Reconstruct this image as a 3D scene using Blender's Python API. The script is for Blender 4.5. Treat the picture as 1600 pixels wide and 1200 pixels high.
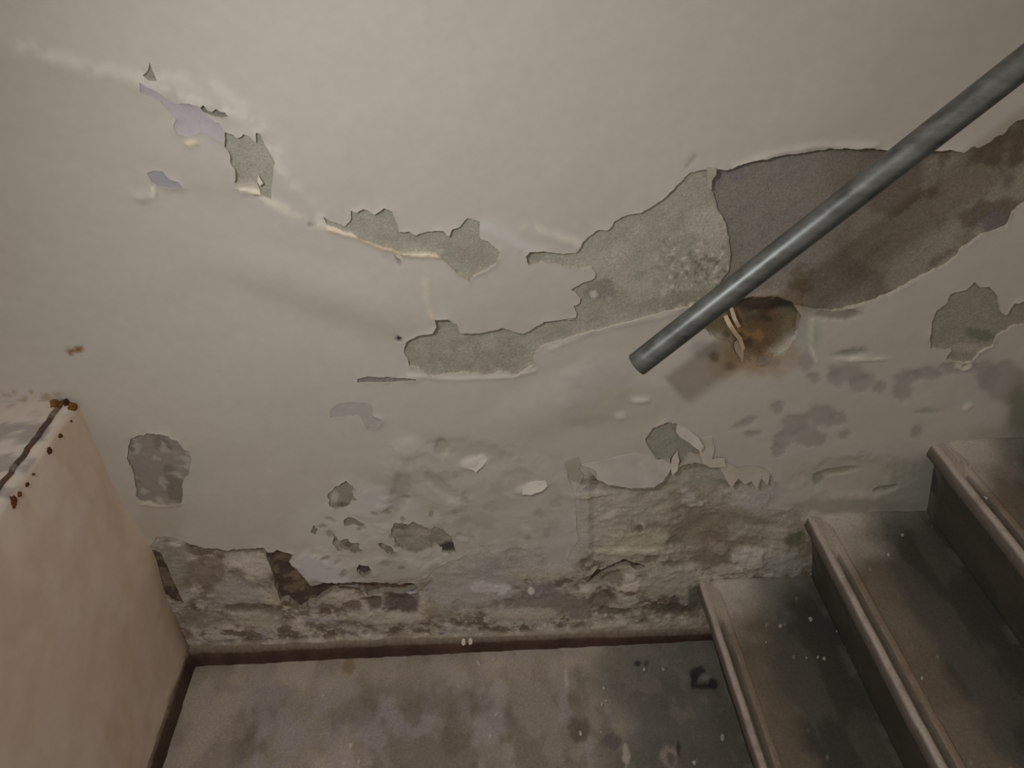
import bpy, bmesh, math, random
import numpy as np
from mathutils import Vector, Matrix
from mathutils.geometry import delaunay_2d_cdt

for o in list(bpy.data.objects):
    bpy.data.objects.remove(o)
SC = bpy.context.scene
COL = SC.collection
random.seed(4)

# ------------------------------------------------------------------ camera
PITCH, YAW, ROLL = 0.6348, 0.0588, 0.0018
CAM = np.array([0.0, -0.95, 1.4347])
FOC = 1120.0                                   # focal length for a frame 1600 wide
_f = np.array([math.sin(YAW) * math.cos(PITCH), math.cos(YAW) * math.cos(PITCH), -math.sin(PITCH)])
_r0 = np.array([math.cos(YAW), -math.sin(YAW), 0.0])
_u0 = np.cross(_r0, _f)
_r = _r0 * math.cos(ROLL) + _u0 * math.sin(ROLL)
_u = -_r0 * math.sin(ROLL) + _u0 * math.cos(ROLL)
cd = bpy.data.cameras.new('camera')
cam = bpy.data.objects.new('camera', cd)
COL.objects.link(cam)
cd.sensor_width = 36.0
cd.lens = 36.0 * FOC / 1600.0
cd.clip_start = 0.02
cam.matrix_world = Matrix(((_r[0], _u[0], -_f[0], CAM[0]), (_r[1], _u[1], -_f[1], CAM[1]),
                           (_r[2], _u[2], -_f[2], CAM[2]), (0, 0, 0, 1)))
SC.camera = cam

# ------------------------------------------------------------------ light and exposure
SC.view_settings.view_transform = 'Standard'
SC.view_settings.look = 'None'
SC.view_settings.gamma = 1.0
SC.view_settings.use_curve_mapping = False
SC.view_settings.exposure = 0.0
W = bpy.data.worlds.new('stairwell_air')
SC.world = W
W.use_nodes = True
W.node_tree.nodes['Background'].inputs[0].default_value = (1.0, 0.895, 0.77, 1)
W.node_tree.nodes['Background'].inputs[1].default_value = 0.365


def add_lamp(name, kind, loc, target, power, color, **kw):
    d = bpy.data.lights.new(name, kind)
    d.energy = power
    d.color = color
    for k, v in kw.items():
        setattr(d, k, v)
    o = bpy.data.objects.new(name, d)
    o.location = loc
    o.rotation_euler = (Vector(target) - Vector(loc)).to_track_quat('-Z', 'Y').to_euler()
    COL.objects.link(o)
    return o


add_lamp('stairwell_lamp', 'SPOT', (-0.36, -0.75, 1.60), (0.14, 0.0, 0.64), 15.6, (0.965, 1.0, 1.02),
         spot_size=math.radians(112), spot_blend=1.0, shadow_soft_size=0.032)

# ------------------------------------------------------------------ helpers


def lin(c):
    c = np.asarray(c, float) / 255.0
    return np.where(c <= 0.04045, c / 12.92, ((c + 0.055) / 1.055) ** 2.4)


PAINT = lin((203, 196, 186))


def alb(seen, near=(156, 150, 142)):
    """albedo of a surface that looks `seen` beside limewash that looks `near`"""
    return PAINT * lin(seen) / lin(near)


def _hash(ix, iy, s):
    n = (ix.astype(np.int64) * 374761393 + iy.astype(np.int64) * 668265263 + s * 1442695041) & 0xffffffff
    n = ((n ^ (n >> 13)) * 1274126177) & 0xffffffff
    n = n ^ (n >> 16)
    return (n & 0xffffff) / float(0xffffff)


def vnoise(x, y, s=0):
    ix, iy = np.floor(x), np.floor(y)
    fx, fy = x - ix, y - iy
    fx = fx * fx * (3 - 2 * fx)
    fy = fy * fy * (3 - 2 * fy)
    a = _hash(ix, iy, s)
    b = _hash(ix + 1, iy, s)
    c = _hash(ix, iy + 1, s)
    d = _hash(ix + 1, iy + 1, s)
    return (a + (b - a) * fx) * (1 - fy) + (c + (d - c) * fx) * fy


def fbm(x, y, scale, s=0, octv=4, gain=0.5):
    """0..1 noise, feature size `scale`"""
    t = 0.0
    amp = 1.0
    tot = 0.0
    ca, sa = 0.8, 0.6
    x = np.asarray(x, float) / scale
    y = np.asarray(y, float) / scale
    for o in range(octv):
        t = t + amp * vnoise(x + 31.7 * o, y - 17.3 * o, s + o * 101)
        tot += amp
        amp *= gain
        x, y = 2.03 * (ca * x - sa * y), 2.03 * (sa * x + ca * y)
    return t / tot


def sstep(a, b, x):
    t = np.clip((x - a) / (b - a), 0, 1)
    return t * t * (3 - 2 * t)


def mixc(C, c, w):
    return C + (np.asarray(c)[None, :] - C) * w[:, None]


# survey coordinates of the wall plane: where a measured point of the photograph lies on the wall y = 0
def on_wall(px, py, y=0.0):
    px, py = np.asarray(px, float), np.asarray(py, float)
    v = _f[None, :] + ((px - 800) / FOC)[..., None] * _r[None, :] - ((py - 600) / FOC)[..., None] * _u[None, :]
    t = (y - CAM[1]) / v[..., 1]
    return CAM[0] + v[..., 0] * t, CAM[2] + v[..., 2] * t


def on_level(px, py, z):
    v = _f + (px - 800) / FOC * _r - (py - 600) / FOC * _u
    t = (z - CAM[2]) / v[2]
    p = CAM + v * t
    return float(p[0]), float(p[1])


def survey(x, y, z):
    v = np.stack([np.asarray(x, float) - CAM[0], np.asarray(y, float) - CAM[1] + 0 * np.asarray(x, float),
                  np.asarray(z, float) - CAM[2]], -1)
    d = np.maximum(v @ _f, 0.05)
    return 800 + FOC * (v @ _r) / d, 600 - FOC * (v @ _u) / d


def mesh_obj(name, verts, faces, mat, parent=None, cols=None, smooth=True):
    me = bpy.data.meshes.new(name)
    me.from_pydata([tuple(map(float, v)) for v in verts], [], [tuple(map(int, f)) for f in faces])
    if cols is not None:
        a = me.color_attributes.new('Col', 'FLOAT_COLOR', 'POINT')
        buf = np.ones((len(verts), 4), np.float32)
        buf[:, :3] = cols
        a.data.foreach_set('color', buf.ravel())
    if smooth:
        me.polygons.foreach_set('use_smooth', np.ones(len(me.polygons), bool))
    me.materials.append(mat)
    me.update()
    o = bpy.data.objects.new(name, me)
    COL.objects.link(o)
    if parent:
        o.parent = parent
    return o


def empty(name, loc=(0, 0, 0)):
    o = bpy.data.objects.new(name, None)
    o.location = loc
    o.empty_display_size = 0.05
    COL.objects.link(o)
    return o


def tag(o, label=None, cat=None, group=None, kind=None):
    if label:
        o['label'] = label
    if cat:
        o['category'] = cat
    if group:
        o['group'] = group
    if kind:
        o['kind'] = kind
    return o


# ------------------------------------------------------------------ materials


def surface_material(name, rough=0.85, grain=0.10, grain_scale=220.0, bump=0.15, bump_scale=160.0, fine=900.0, spec=0.25):
    m = bpy.data.materials.new(name)
    m.use_nodes = True
    nt = m.node_tree
    N, L = nt.nodes, nt.links
    b = N['Principled BSDF']
    b.inputs['Roughness'].default_value = rough
    b.inputs['Specular IOR Level'].default_value = spec
    at = N.new('ShaderNodeAttribute')
    at.attribute_name = 'Col'
    tc = N.new('ShaderNodeTexCoord')
    n1 = N.new('ShaderNodeTexNoise')
    n1.inputs['Scale'].default_value = grain_scale
    n1.inputs['Detail'].default_value = 5
    L.new(tc.outputs['Object'], n1.inputs['Vector'])
    mr = N.new('ShaderNodeMapRange')
    mr.inputs['From Min'].default_value = 0.3
    mr.inputs['From Max'].default_value = 0.7
    mr.inputs['To Min'].default_value = 1 - grain
    mr.inputs['To Max'].default_value = 1 + grain
    L.new(n1.outputs['Fac'], mr.inputs['Value'])
    vm = N.new('ShaderNodeVectorMath')
    vm.operation = 'SCALE'
    L.new(at.outputs['Color'], vm.inputs[0])
    L.new(mr.outputs['Result'], vm.inputs['Scale'])
    L.new(vm.outputs['Vector'], b.inputs['Base Color'])
    n2 = N.new('ShaderNodeTexNoise')
    n2.inputs['Scale'].default_value = bump_scale
    n2.inputs['Detail'].default_value = 6
    n2.inputs['Roughness'].default_value = 0.6
    L.new(tc.outputs['Object'], n2.inputs['Vector'])
    bp = N.new('ShaderNodeBump')
    bp.inputs['Strength'].default_value = bump
    bp.inputs['Distance'].default_value = 0.004
    L.new(n2.outputs['Fac'], bp.inputs['Height'])
    L.new(bp.outputs['Normal'], b.inputs['Normal'])
    return m


M_PAINT = surface_material('limewash_paint', 0.8, 0.025, 60, 0.06, 90)
M_MORTAR = surface_material('bare_mortar', 0.95, 0.17, 330, 0.35, 300)
M_UNDER = surface_material('lilac_undercoat', 0.85, 0.05, 150, 0.1, 150)
M_FLOOR = surface_material('landing_concrete', 0.75, 0.13, 210, 0.18, 260)
M_STEP = surface_material('step_concrete', 0.7, 0.12, 230, 0.15, 260)
M_TRIM = surface_material('brown_skirting_paint', 0.6, 0.18, 120, 0.2, 150)
M_CHIP = surface_material('plaster_chip', 0.85, 0.06, 200, 0.1, 300)
M_RUST = surface_material('rusted_steel', 0.9, 0.35, 240, 0.5, 300)


def pipe_material():
    m = bpy.data.materials.new('galvanised_steel')
    m.use_nodes = True
    nt = m.node_tree
    N, L = nt.nodes, nt.links
    b = N['Principled BSDF']
    tc = N.new('ShaderNodeTexCoord')
    mp = N.new('ShaderNodeMapping')
    mp.inputs['Rotation'].default_value = (0, math.radians(45), 0)
    mp.inputs['Scale'].default_value = (0.16, 1, 1)
    L.new(tc.outputs['Object'], mp.inputs['Vector'])
    n = N.new('ShaderNodeTexNoise')
    n.inputs['Scale'].default_value = 55
    n.inputs['Detail'].default_value = 6
    n.inputs['Roughness'].default_value = 0.6
    L.new(mp.outputs['Vector'], n.inputs['Vector'])
    cr = N.new('ShaderNodeValToRGB')
    cr.color_ramp.elements[0].position = 0.33
    cr.color_ramp.elements[0].color = (0.11, 0.114, 0.107, 1)
    cr.color_ramp.elements[1].position = 0.70
    cr.color_ramp.elements[1].color = (0.24, 0.25, 0.238, 1)
    L.new(n.outputs['Fac'], cr.inputs['Fac'])
    L.new(cr.outputs['Color'], b.inputs['Base Color'])
    b.inputs['Metallic'].default_value = 0.65
    mr = N.new('ShaderNodeMapRange')
    mr.inputs['To Min'].default_value = 0.30
    mr.inputs['To Max'].default_value = 0.52
    L.new(n.outputs['Fac'], mr.inputs['Value'])
    L.new(mr.outputs['Result'], b.inputs['Roughness'])
    bp = N.new('ShaderNodeBump')
    bp.inputs['Strength'].default_value = 0.08
    bp.inputs['Distance'].default_value = 0.002
    L.new(n.outputs['Fac'], bp.inputs['Height'])
    L.new(bp.outputs['Normal'], b.inputs['Normal'])
    return m


M_PIPE = pipe_material()

# ------------------------------------------------------------------ the main wall: limewash coat with broken outlines
XL, ZL = -0.6455, 0.730                       # low wall: its right face and its top


def ragged(pts, amp=1.6, step=2.6, closed=True):
    """break the outline into short steps and shake every point by a noise field (same field for shared borders)"""
    pts = [np.array(p, float) for p in pts]
    out = []
    n = len(pts)
    for i in range(n if closed else n - 1):
        a, b = pts[i], pts[(i + 1) % n]
        k = max(1, int(np.hypot(*(b - a)) / step))
        for j in range(k):
            out.append(a + (b - a) * j / k)
    if not closed:
        out.append(pts[-1])
    P = np.array(out)
    dx = fbm(P[:, 0], P[:, 1], 11, 5, 3, 0.7) - 0.5
    dy = fbm(P[:, 0], P[:, 1], 11, 9, 3, 0.7) - 0.5
    P[:, 0] += dx * amp * 4
    P[:, 1] += dy * amp * 4
    return P


def zo(x0, y0, k, pts):
    return [(x0 + x / k, y0 + y / k) for x, y in pts]


SHARED = [(1117, 263), (1112, 275), (1111, 292), (1118, 310), (1125, 330), (1136, 352), (1141, 380), (1144, 405), (1141, 425),
          (1120, 452), (1088, 480)]
P1 = zo(200, 80, 4, [(610, 505), (640, 510), (690, 540), (725, 515), (760, 530), (800, 572), (803, 505), (830, 520), (850, 570),
                     (890, 640), (920, 690), (905, 800), (890, 870), (895, 925), (850, 905), (825, 872), (808, 828), (740, 820),
                     (670, 820), (675, 740), (650, 700), (640, 640), (605, 590)])
P2 = zo(500, 300, 4, [(25, 150), (60, 178), (120, 200), (160, 212), (188, 185), (195, 120), (235, 132), (270, 105), (320, 125),
                      (345, 140), (400, 100), (450, 120), (480, 190), (495, 250), (560, 248), (600, 265), (680, 248), (740, 238),
                      (775, 240), (805, 275), (830, 228), (870, 220), (925, 162), (995, 185), (1000, 290), (1060, 312), (1132, 370),
                      (1095, 450), (1030, 490), (960, 522), (940, 550), (860, 500), (800, 440), (750, 390), (735, 378), (640, 372),
                      (520, 380), (440, 355), (370, 332), (270, 303), (200, 255), (110, 225), (45, 200)])
P3 = (zo(500, 300, 4, [(715, 780), (800, 780), (860, 825), (870, 872), (1000, 878), (1050, 862), (1100, 857), (1140, 845),
                       (1210, 870), (1270, 887), (1340, 850), (1400, 812), (1500, 800), (1590, 795)])
      + zo(800, 200, 4, [(340, 1190), (398, 1185), (400, 1160), (385, 1115), (425, 1100), (430, 1070), (400, 1035), (365, 1012),
                         (440, 972), (520, 940), (527, 905), (500, 880), (400, 885), (330, 862), (200, 842), (110, 862), (85, 800),
                         (110, 770), (200, 765), (300, 782), (400, 785), (412, 775), (440, 720), (490, 670), (540, 635), (600, 640),
                         (640, 588), (720, 545), (800, 528), (900, 480), (980, 410), (1050, 340), (1110, 282), (1200, 262)])
      + SHARED
      + [(1060, 484), (1040, 488), (1000, 500), (940, 515), (900, 525), (880, 532)]
      + zo(500, 300, 4, [(1430, 950), (1400, 962), (1345, 1000), (1330, 1080), (1240, 1148), (1130, 1128), (1050, 1150), (900, 1130),
                         (700, 1150), (620, 1100), (560, 1090), (550, 1050), (525, 1000), (545, 930), (600, 890), (705, 872), (725, 830)]))
P4 = (SHARED[::-1][0:] + [(1135, 267), (1145, 265), (1167, 254), (1200, 247), (1250, 239), (1300, 232), (1350, 231), (1390, 235),
      (1440, 238), (1469, 236), (1476, 234), (1486, 233), (1504, 239), (1512, 234), (1523, 228), (1528, 231), (1545, 224), (1553, 215),
      (1570, 209), (1577, 199), (1590, 188), (1600, 187), (1640, 180), (1676, 176), (1704, 190), (1736, 214), (1712, 246), (1676, 262), (1640, 298), (1600, 322), (1586, 333),
      (1578, 352), (1566, 360), (1540, 368), (1506, 388), (1500, 400), (1478, 416), (1440, 435), (1400, 457), (1360, 474), (1300, 488),
      (1262, 484), (1247, 482), (1235, 480), (1215, 473), (1180, 472), (1160, 478), (1138, 489), (1108, 499), (1090, 508)])
P5 = [(1086, 503), (1106, 494), (1136, 484), (1158, 473), (1180, 467), (1216, 468), (1238, 475), (1250, 492), (1243, 525), (1232, 543),
      (1212, 556), (1200, 572), (1180, 572), (1165, 560), (1152, 555), (1140, 535), (1126, 533), (1110, 522)]
P6 = zo(1200, 400, 4, [(1290, 165), (1325, 200), (1380, 195), (1440, 250), (1450, 350), (1485, 372), (1540, 300), (1600, 280), (1660, 292), (1700, 350),
                       (1660, 425), (1600, 430), (1530, 440), (1480, 470), (1430, 500), (1395, 572), (1320, 600), (1280, 660), (1190, 665),
                       (1110, 650), (1150, 592), (1060, 582), (1010, 577), (1012, 490), (1022, 420), (1052, 340), (1110, 300),
                       (1140, 240), (1210, 215), (1270, 190)])
P7 = zo(0, 560, 4, [(815, 500), (870, 480), (960, 465), (1050, 480), (1120, 530), (1180, 580), (1203, 650), (1180, 720), (1145, 760),
                    (1140, 880), (1120, 905), (1000, 905), (880, 890), (850, 870), (852, 790), (832, 710), (800, 640), (797, 570)])
P8 = zo(850, 580, 4, [(635, 420), (680, 350), (760, 318), (830, 330), (838, 385), (900, 420), (970, 470), (972, 515), (900, 505),
                      (865, 560), (830, 600), (792, 622), (790, 545), (720, 560), (672, 505), (642, 455)])
U1 = zo(200, 80, 4, [(75, 195), (120, 220), (170, 250), (230, 290), (300, 330), (380, 325), (440, 345), (480, 380), (520, 430),
                     (580, 450), (606, 500), (600, 570), (540, 540), (460, 500), (380, 527), (310, 512), (288, 468), (302, 420),
                     (270, 392), (240, 360), (200, 312), (150, 282), (75, 262)])
U2 = zo(200, 80, 4, [(118, 765), (160, 745), (220, 750), (260, 800), (320, 820), (350, 855), (280, 862), (190, 845), (148, 810)])
U3 = [(515, 640), (525, 631), (545, 627), (580, 631), (583, 648), (598, 656), (590, 672), (574, 670), (560, 648), (530, 652), (516, 653)]
T1 = zo(200, 80, 4, [(92, 150), (125, 125), (135, 75), (150, 120), (180, 185), (130, 185)])
T2 = zo(200, 80, 4, [(448, 355), (470, 335), (492, 365), (520, 378), (545, 362), (575, 375), (610, 378), (630, 405), (590, 415),
                     (540, 405), (500, 392), (465, 378)])
GROOVE = [(558, 592), (575, 588), (620, 590), (650, 590), (652, 595), (615, 598), (580, 598), (560, 599)]
B1 = zo(500, 740, 4, [(455, 330), (480, 318), (560, 310), (640, 315), (700, 340), (780, 355), (812, 400), (830, 440), (857, 490),
                      (770, 492), (738, 450), (680, 470), (600, 490), (520, 470), (470, 430), (440, 380)])
B2 = zo(500, 740, 4, [(40, 180), (60, 110), (110, 85), (165, 40), (200, 80), (205, 140), (232, 160), (180, 190), (160, 215), (100, 210),
                      (60, 215)])
B3 = zo(500, 740, 4, [(155, 290), (190, 268), (230, 280), (272, 325), (210, 332), (160, 325)])
B4 = zo(500, 740, 4, [(80, 380), (130, 420), (190, 405), (235, 445), (262, 475), (220, 497), (180, 470), (130, 465), (90, 440)])
B5 = zo(500, 740, 4, [(368, 450), (410, 438), (460, 460), (482, 487), (430, 497), (390, 480)])
B6 = zo(500, 740, 4, [(213, 582), (250, 560), (310, 568), (322, 610), (270, 627), (230, 617)])
B7 = zo(200, 780, 4, [(1138, 205), (1165, 165), (1188, 190), (1165, 228)])
BASE = ([(150, 850), (225, 856), (238, 850), (243, 842), (252, 838), (262, 838), (275, 841), (290, 847), (310, 854), (330, 858), (355, 860),
         (385, 858), (410, 855), (418, 860), (430, 862), (436, 860), (445, 862), (456, 865), (452, 876), (462, 886), (470, 893), (478, 904),
         (485, 908), (505, 908), (530, 906), (560, 907), (590, 913), (612, 913), (625, 908), (645, 907), (655, 905), (668, 899), (690, 882),
         (720, 870), (745, 855), (765, 850), (800, 852), (825, 858), (845, 868), (865, 880), (888, 868), (903, 845), (900, 805), (896, 770),
         (888, 748), (886, 728), (905, 722), (932, 748), (950, 754), (985, 759), (1020, 758), (1037, 748), (1045, 737), (1060, 728),
         (1085, 722), (1105, 726), (1122, 728), (1128, 745), (1140, 755), (1160, 752), (1175, 757), (1195, 752), (1202, 738), (1212, 752),
         (1204, 775), (1195, 795), (1230, 796), (1250, 790), (1262, 806), (1300, 815), (1300, 860), (1300, 1080), (150, 1080)])
HOLE = zo(880, 820, 6.667, [(230, 620), (280, 570), (350, 470), (400, 480), (480, 440), (560, 400), (640, 370), (700, 390), (760, 410),
                            (850, 440), (850, 470), (770, 480), (690, 440), (600, 440), (520, 480), (430, 500), (380, 560), (330, 590)])
NOTCH = zo(200, 780, 4, [(858, 335), (890, 345), (930, 315), (1000, 335), (1032, 345), (1010, 385), (1060, 430), (1100, 480), (1135, 540),
                         (1180, 545), (1260, 515), (1380, 515), (1500, 515), (1620, 520), (1700, 545), (1790, 530), (1800, 560), (1720, 600),
                         (1600, 580), (1500, 610), (1440, 560), (1330, 545), (1260, 590), (1180, 640), (1110, 680), (1060, 700), (1000, 640),
                         (950, 650), (915, 560), (895, 440), (870, 390)])
SLIVER = zo(200, 780, 4, [(150, 320), (200, 340), (240, 420), (290, 540), (348, 650), (330, 665), (270, 640), (220, 600), (180, 540),
                          (150, 460)])

# name, label, outline, depth mm, roughness of relief mm, ragged amp, material
REG = [
    ('eroded_base', 'crumbling grey brown render band along the foot of the wall', BASE, 5.0, 6.0, 1.6, M_MORTAR),
    ('mortar_patch', 'small bare grey patch at the upper left peeling line', P1, 3.0, 0.7, 1.2, M_MORTAR),
    ('mortar_patch', 'jagged bare grey patch in the middle of the wall', P2, 3.5, 0.7, 1.0, M_MORTAR),
    ('mortar_patch', 'large bare grey patch left of the pipe with a long tail', P3, 4.5, 1.2, 1.2, M_MORTAR),
    ('mortar_patch', 'deep brown bare patch behind the steel pipe', P4, 8.0, 1.2, 1.2, M_MORTAR),
    ('mortar_patch', 'dark brown cavity just below the steel pipe', P5, 13.0, 4.0, 1.6, M_MORTAR),
    ('mortar_patch', 'rounded bare patch at the right edge above the stairs', P6, 4.0, 0.8, 1.2, M_MORTAR),
    ('mortar_patch', 'small bare patch between curled flakes above the first step', P8, 4.0, 1.4, 1.2, M_MORTAR),
    ('undercoat_patch', 'lilac grey scar beside the low wall', P7, 1.6, 0.9, 2.4, M_UNDER),
    ('undercoat_patch', 'long lilac undercoat strip at the upper left', U1, 0.8, 0.3, 1.0, M_UNDER),
    ('undercoat_patch', 'small lilac undercoat chip at the upper left', U2, 1.0, 0.3, 0.8, M_UNDER),
    ('undercoat_patch', 'faint lilac stain below the middle patch', U3, 0.5, 0.3, 1.2, M_UNDER),
    ('mortar_patch', None, T1, 2.5, 0.5, 0.8, M_MORTAR),
    ('mortar_patch', None, T2, 3.0, 0.5, 1.4, M_MORTAR),
    ('mortar_patch', None, GROOVE, 2.5, 0.5, 0.8, M_MORTAR),
    ('mortar_patch', 'bare olive grey patch above the eroded foot of the wall', B1, 4.0, 2.2, 3.2, M_MORTAR),
    ('mortar_patch', None, B2, 3.0, 1.6, 3.2, M_MORTAR),
    ('mortar_patch', None, B3, 3.0, 1.4, 3.2, M_MORTAR),
    ('mortar_patch', None, B4, 3.5, 1.8, 3.2, M_MORTAR),
    ('mortar_patch', None, B5, 4.0, 1.0, 3.2, M_MORTAR),
    ('mortar_patch', None, B6, 7.0, 1.5, 3.2, M_MORTAR),
    ('mortar_patch', None, B7, 3.0, 0.5, 1.8, M_MORTAR),
    ('mortar_hollow', 'dark hollow in the render near the first step', HOLE, 14.0, 2.0, 1.0, M_MORTAR),
    ('mortar_hollow', 'dark brown notch under the overhanging plaster edge', NOTCH, 12.0, 4.0, 1.6, M_MORTAR),
    ('mortar_hollow', 'dark brown sliver in the corner by the low wall', SLIVER, 9.0, 3.0, 1.0, M_MORTAR),
]
NAME_I = {}
for i, rg in enumerate(REG):
    NAME_I.setdefault(id(rg[2]), i + 1)
RI = {k: NAME_I[id(v)] for k, v in dict(BASE=BASE, P1=P1, P2=P2, P3=P3, P4=P4, P5=P5, P6=P6, P7=P7, P8=P8, U1=U1, U2=U2, U3=U3,
                                        T1=T1, T2=T2, G=GROOVE, B1=B1, B2=B2, B3=B3, B4=B4, B5=B5, B6=B6, B7=B7,
                                        HOLE=HOLE, NOTCH=NOTCH, SLIVER=SLIVER).items()}
OUT = [ragged(rg[2], rg[5]) for rg in REG]


def inside(poly, P):
    """even-odd test, numpy"""
    x, y = P[:, 0], P[:, 1]
    res = np.zeros(len(P), bool)
    bb = (x > poly[:, 0].min()) & (x < poly[:, 0].max()) & (y > poly[:, 1].min()) & (y < poly[:, 1].max())
    idx = np.nonzero(bb)[0]
    if len(idx) == 0:
        return res
    xs, ys = x[idx], y[idx]
    r = np.zeros(len(idx), bool)
    n = len(poly)
    for i in range(n):
        x1, y1 = poly[i]
        x2, y2 = poly[(i + 1) % n]
        if y1 == y2:
            continue
        c = ((y1 > ys) != (y2 > ys))
        r ^= c & (xs < (x2 - x1) * (ys - y1) / (y2 - y1) + x1)
    res[idx] = r
    return res


ALLOUT = np.concatenate(OUT)


def dist_out(P, S=None, chunk=4000, cap=60.0):
    """distance (survey px) of points to the nearest outline point, by a cell grid"""
    S = ALLOUT if S is None else S
    cell = 30.0
    grid = {}
    for i, (a, b) in enumerate(np.floor(S / cell).astype(int)):
        grid.setdefault((a, b), []).append(i)
    grid = {k: np.array(v) for k, v in grid.items()}
    D = np.full(len(P), cap)
    key = np.floor(P / cell).astype(int)
    order = np.lexsort((key[:, 1], key[:, 0]))
    ks = key[order]
    brk = np.nonzero(np.any(np.diff(ks, axis=0) != 0, axis=1))[0] + 1
    for seg in np.split(order, brk):
        if len(seg) == 0:
            continue
        a, b = key[seg[0]]
        near = [grid[(a + i, b + j)] for i in (-1, 0, 1) for j in (-1, 0, 1) if (a + i, b + j) in grid]
        if not near:
            continue
        Q = S[np.concatenate(near)]
        d = np.sqrt(((P[seg][:, None, :] - Q[None]) ** 2).sum(2)).min(1)
        D[seg] = np.minimum(d, cap)
    return D


def lattice(x0, x1, z0, z1, s, seed):
    rng = np.random.default_rng(seed)
    nx, nz = int((x1 - x0) / s) + 1, int((z1 - z0) / (s * 0.87)) + 1
    gx, gz = np.meshgrid(np.arange(nx), np.arange(nz))
    x = x0 + (gx + 0.5 * (gz % 2)) * s
    z = z0 + gz * s * 0.87
    P = np.stack([x.ravel(), z.ravel()], 1)
    return P + rng.uniform(-0.18, 0.18, P.shape) * s


VX0, VX1, VZ0, VZ1 = -1.0, 1.02, -0.03, 1.36      # part of the wall the photograph shows
WX0, WX1, WZ0, WZ1 = -1.9, 1.7, -0.05, 2.5        # whole wall
cand = []
fineP = lattice(VX0, VX1, VZ0, VZ1, 0.0031, 1)
q = np.stack(survey(fineP[:, 0], 0, fineP[:, 1]), 1)
inb = (q[:, 0] > -20) & (q[:, 0] < 1640) & (q[:, 1] > -20) & (q[:, 1] < 1080) & ~((q[:, 0] < 100) & (q[:, 1] > 640))
fineP, q = fineP[inb], q[inb]
do = dist_out(q)
tex = inside(OUT[0], q) | ((q[:, 1] > 690) & (q[:, 0] > 470)) | inside(OUT[3], q) | inside(OUT[4], q) | inside(OUT[6], q)
want = (tex | (do < 14)) & (do > 1.6)
cand.append(fineP[want])
mid = lattice(VX0, VX1, VZ0, VZ1, 0.0065, 2)
qm = np.stack(survey(mid[:, 0], 0, mid[:, 1]), 1)
dm = dist_out(qm)
texm = inside(OUT[0], qm) | ((qm[:, 1] > 690) & (qm[:, 0] > 470)) | inside(OUT[3], qm) | inside(OUT[4], qm) | inside(OUT[6], qm)
inbm = (qm[:, 0] > -20) & (qm[:, 0] < 1640) & (qm[:, 1] > -20) & (qm[:, 1] < 1080)
cand.append(mid[(~(texm & inbm)) & (dm >= 14)])
far = lattice(WX0, WX1, WZ0, WZ1, 0.06, 3)
cand.append(far[(far[:, 0] < VX0 - .02) | (far[:, 0] > VX1 + .02) | (far[:, 1] < VZ0 - .01) | (far[:, 1] > VZ1 + .02)])
BG = np.concatenate(cand)

pts = [Vector((float(a), float(b))) for a, b in BG]
edges = []
for O in OUT:
    wx, wz = on_wall(O[:, 0], O[:, 1])
    s = len(pts)
    n = len(O)
    pts += [Vector((float(a), float(b))) for a, b in zip(wx, wz)]
    edges += [(s + i, s + (i + 1) % n) for i in range(n)]
res = delaunay_2d_cdt(pts, edges, [], 0, 1e-6)
V2 = np.array([(v.x, v.y) for v in res[0]])
F = np.array(res[2])
Q = np.stack(survey(V2[:, 0], 0, V2[:, 1]), 1)          # survey px of every vertex
cen = Q[F].mean(1)
face_reg = np.zeros(len(F), int)
for i, O in enumerate(OUT):
    face_reg[inside(O, cen)] = i + 1
DO = dist_out(Q)
X, Z = V2[:, 0], V2[:, 1]
QX, QY = Q[:, 0], Q[:, 1]


def blob(Cc, H, px, py, rx, ry, col=None, s=1.0, dh=0.0, ang=0.0, soft=0.35, warp=0.35, wseed=0, mask=None):
    """a stain or lump with a noisy edge; H in metres, outward positive"""
    R = 1.8 * max(rx, ry)
    k = np.nonzero((np.abs(QX - px) < R) & (np.abs(QY - py) < R))[0]
    if len(k) == 0:
        return
    a = math.radians(ang)
    dx, dy = QX[k] - px, QY[k] - py
    u = (dx * math.cos(a) + dy * math.sin(a)) / rx
    v = (-dx * math.sin(a) + dy * math.cos(a)) / ry
    m = max(6.0, 0.7 * min(rx, ry))
    d = np.hypot(u, v) + (fbm(QX[k], QY[k], m, 40 + wseed, 3, 0.6) - 0.5) * 2 * warp
    w = sstep(1 + soft, 1 - soft, d)
    if mask is not None:
        w = w * mask[k]
    if col is not None:
        Cc[k] = mixc(Cc[k], col, w * s)
    if dh:
        H[k] += dh * w


def ridge(Cc, H, line, width, col=None, s=1.0, dh=0.0, wob=4.0, seed=0, brk=0.0):
    L = ragged(line, wob / 4, 3.0, closed=False)
    x0, x1, y0, y1 = L[:, 0].min() - 3 * width, L[:, 0].max() + 3 * width, L[:, 1].min() - 3 * width, L[:, 1].max() + 3 * width
    k = np.nonzero((QX > x0) & (QX < x1) & (QY > y0) & (QY < y1))[0]
    if len(k) == 0:
        return
    d = np.full(len(k), 1e9)
    for i in range(0, len(k), 3000):
        kk = k[i:i + 3000]
        d[i:i + 3000] = np.sqrt(((Q[kk][:, None] - L[None]) ** 2).sum(2)).min(1)
    w = np.exp(-(d / width) ** 2)
    if brk:
        w *= sstep(brk - .12, brk + .12, fbm(QX[k], QY[k], 18, 70 + seed, 3))
    if col is not None:
        Cc[k] = mixc(Cc[k], col, w * s)
    if dh:
        H[k] += dh * w


n = len(V2)
MID = (150, 143, 136)
LOW = (133, 125, 114)
RIGHT = (122, 113, 104)

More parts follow.
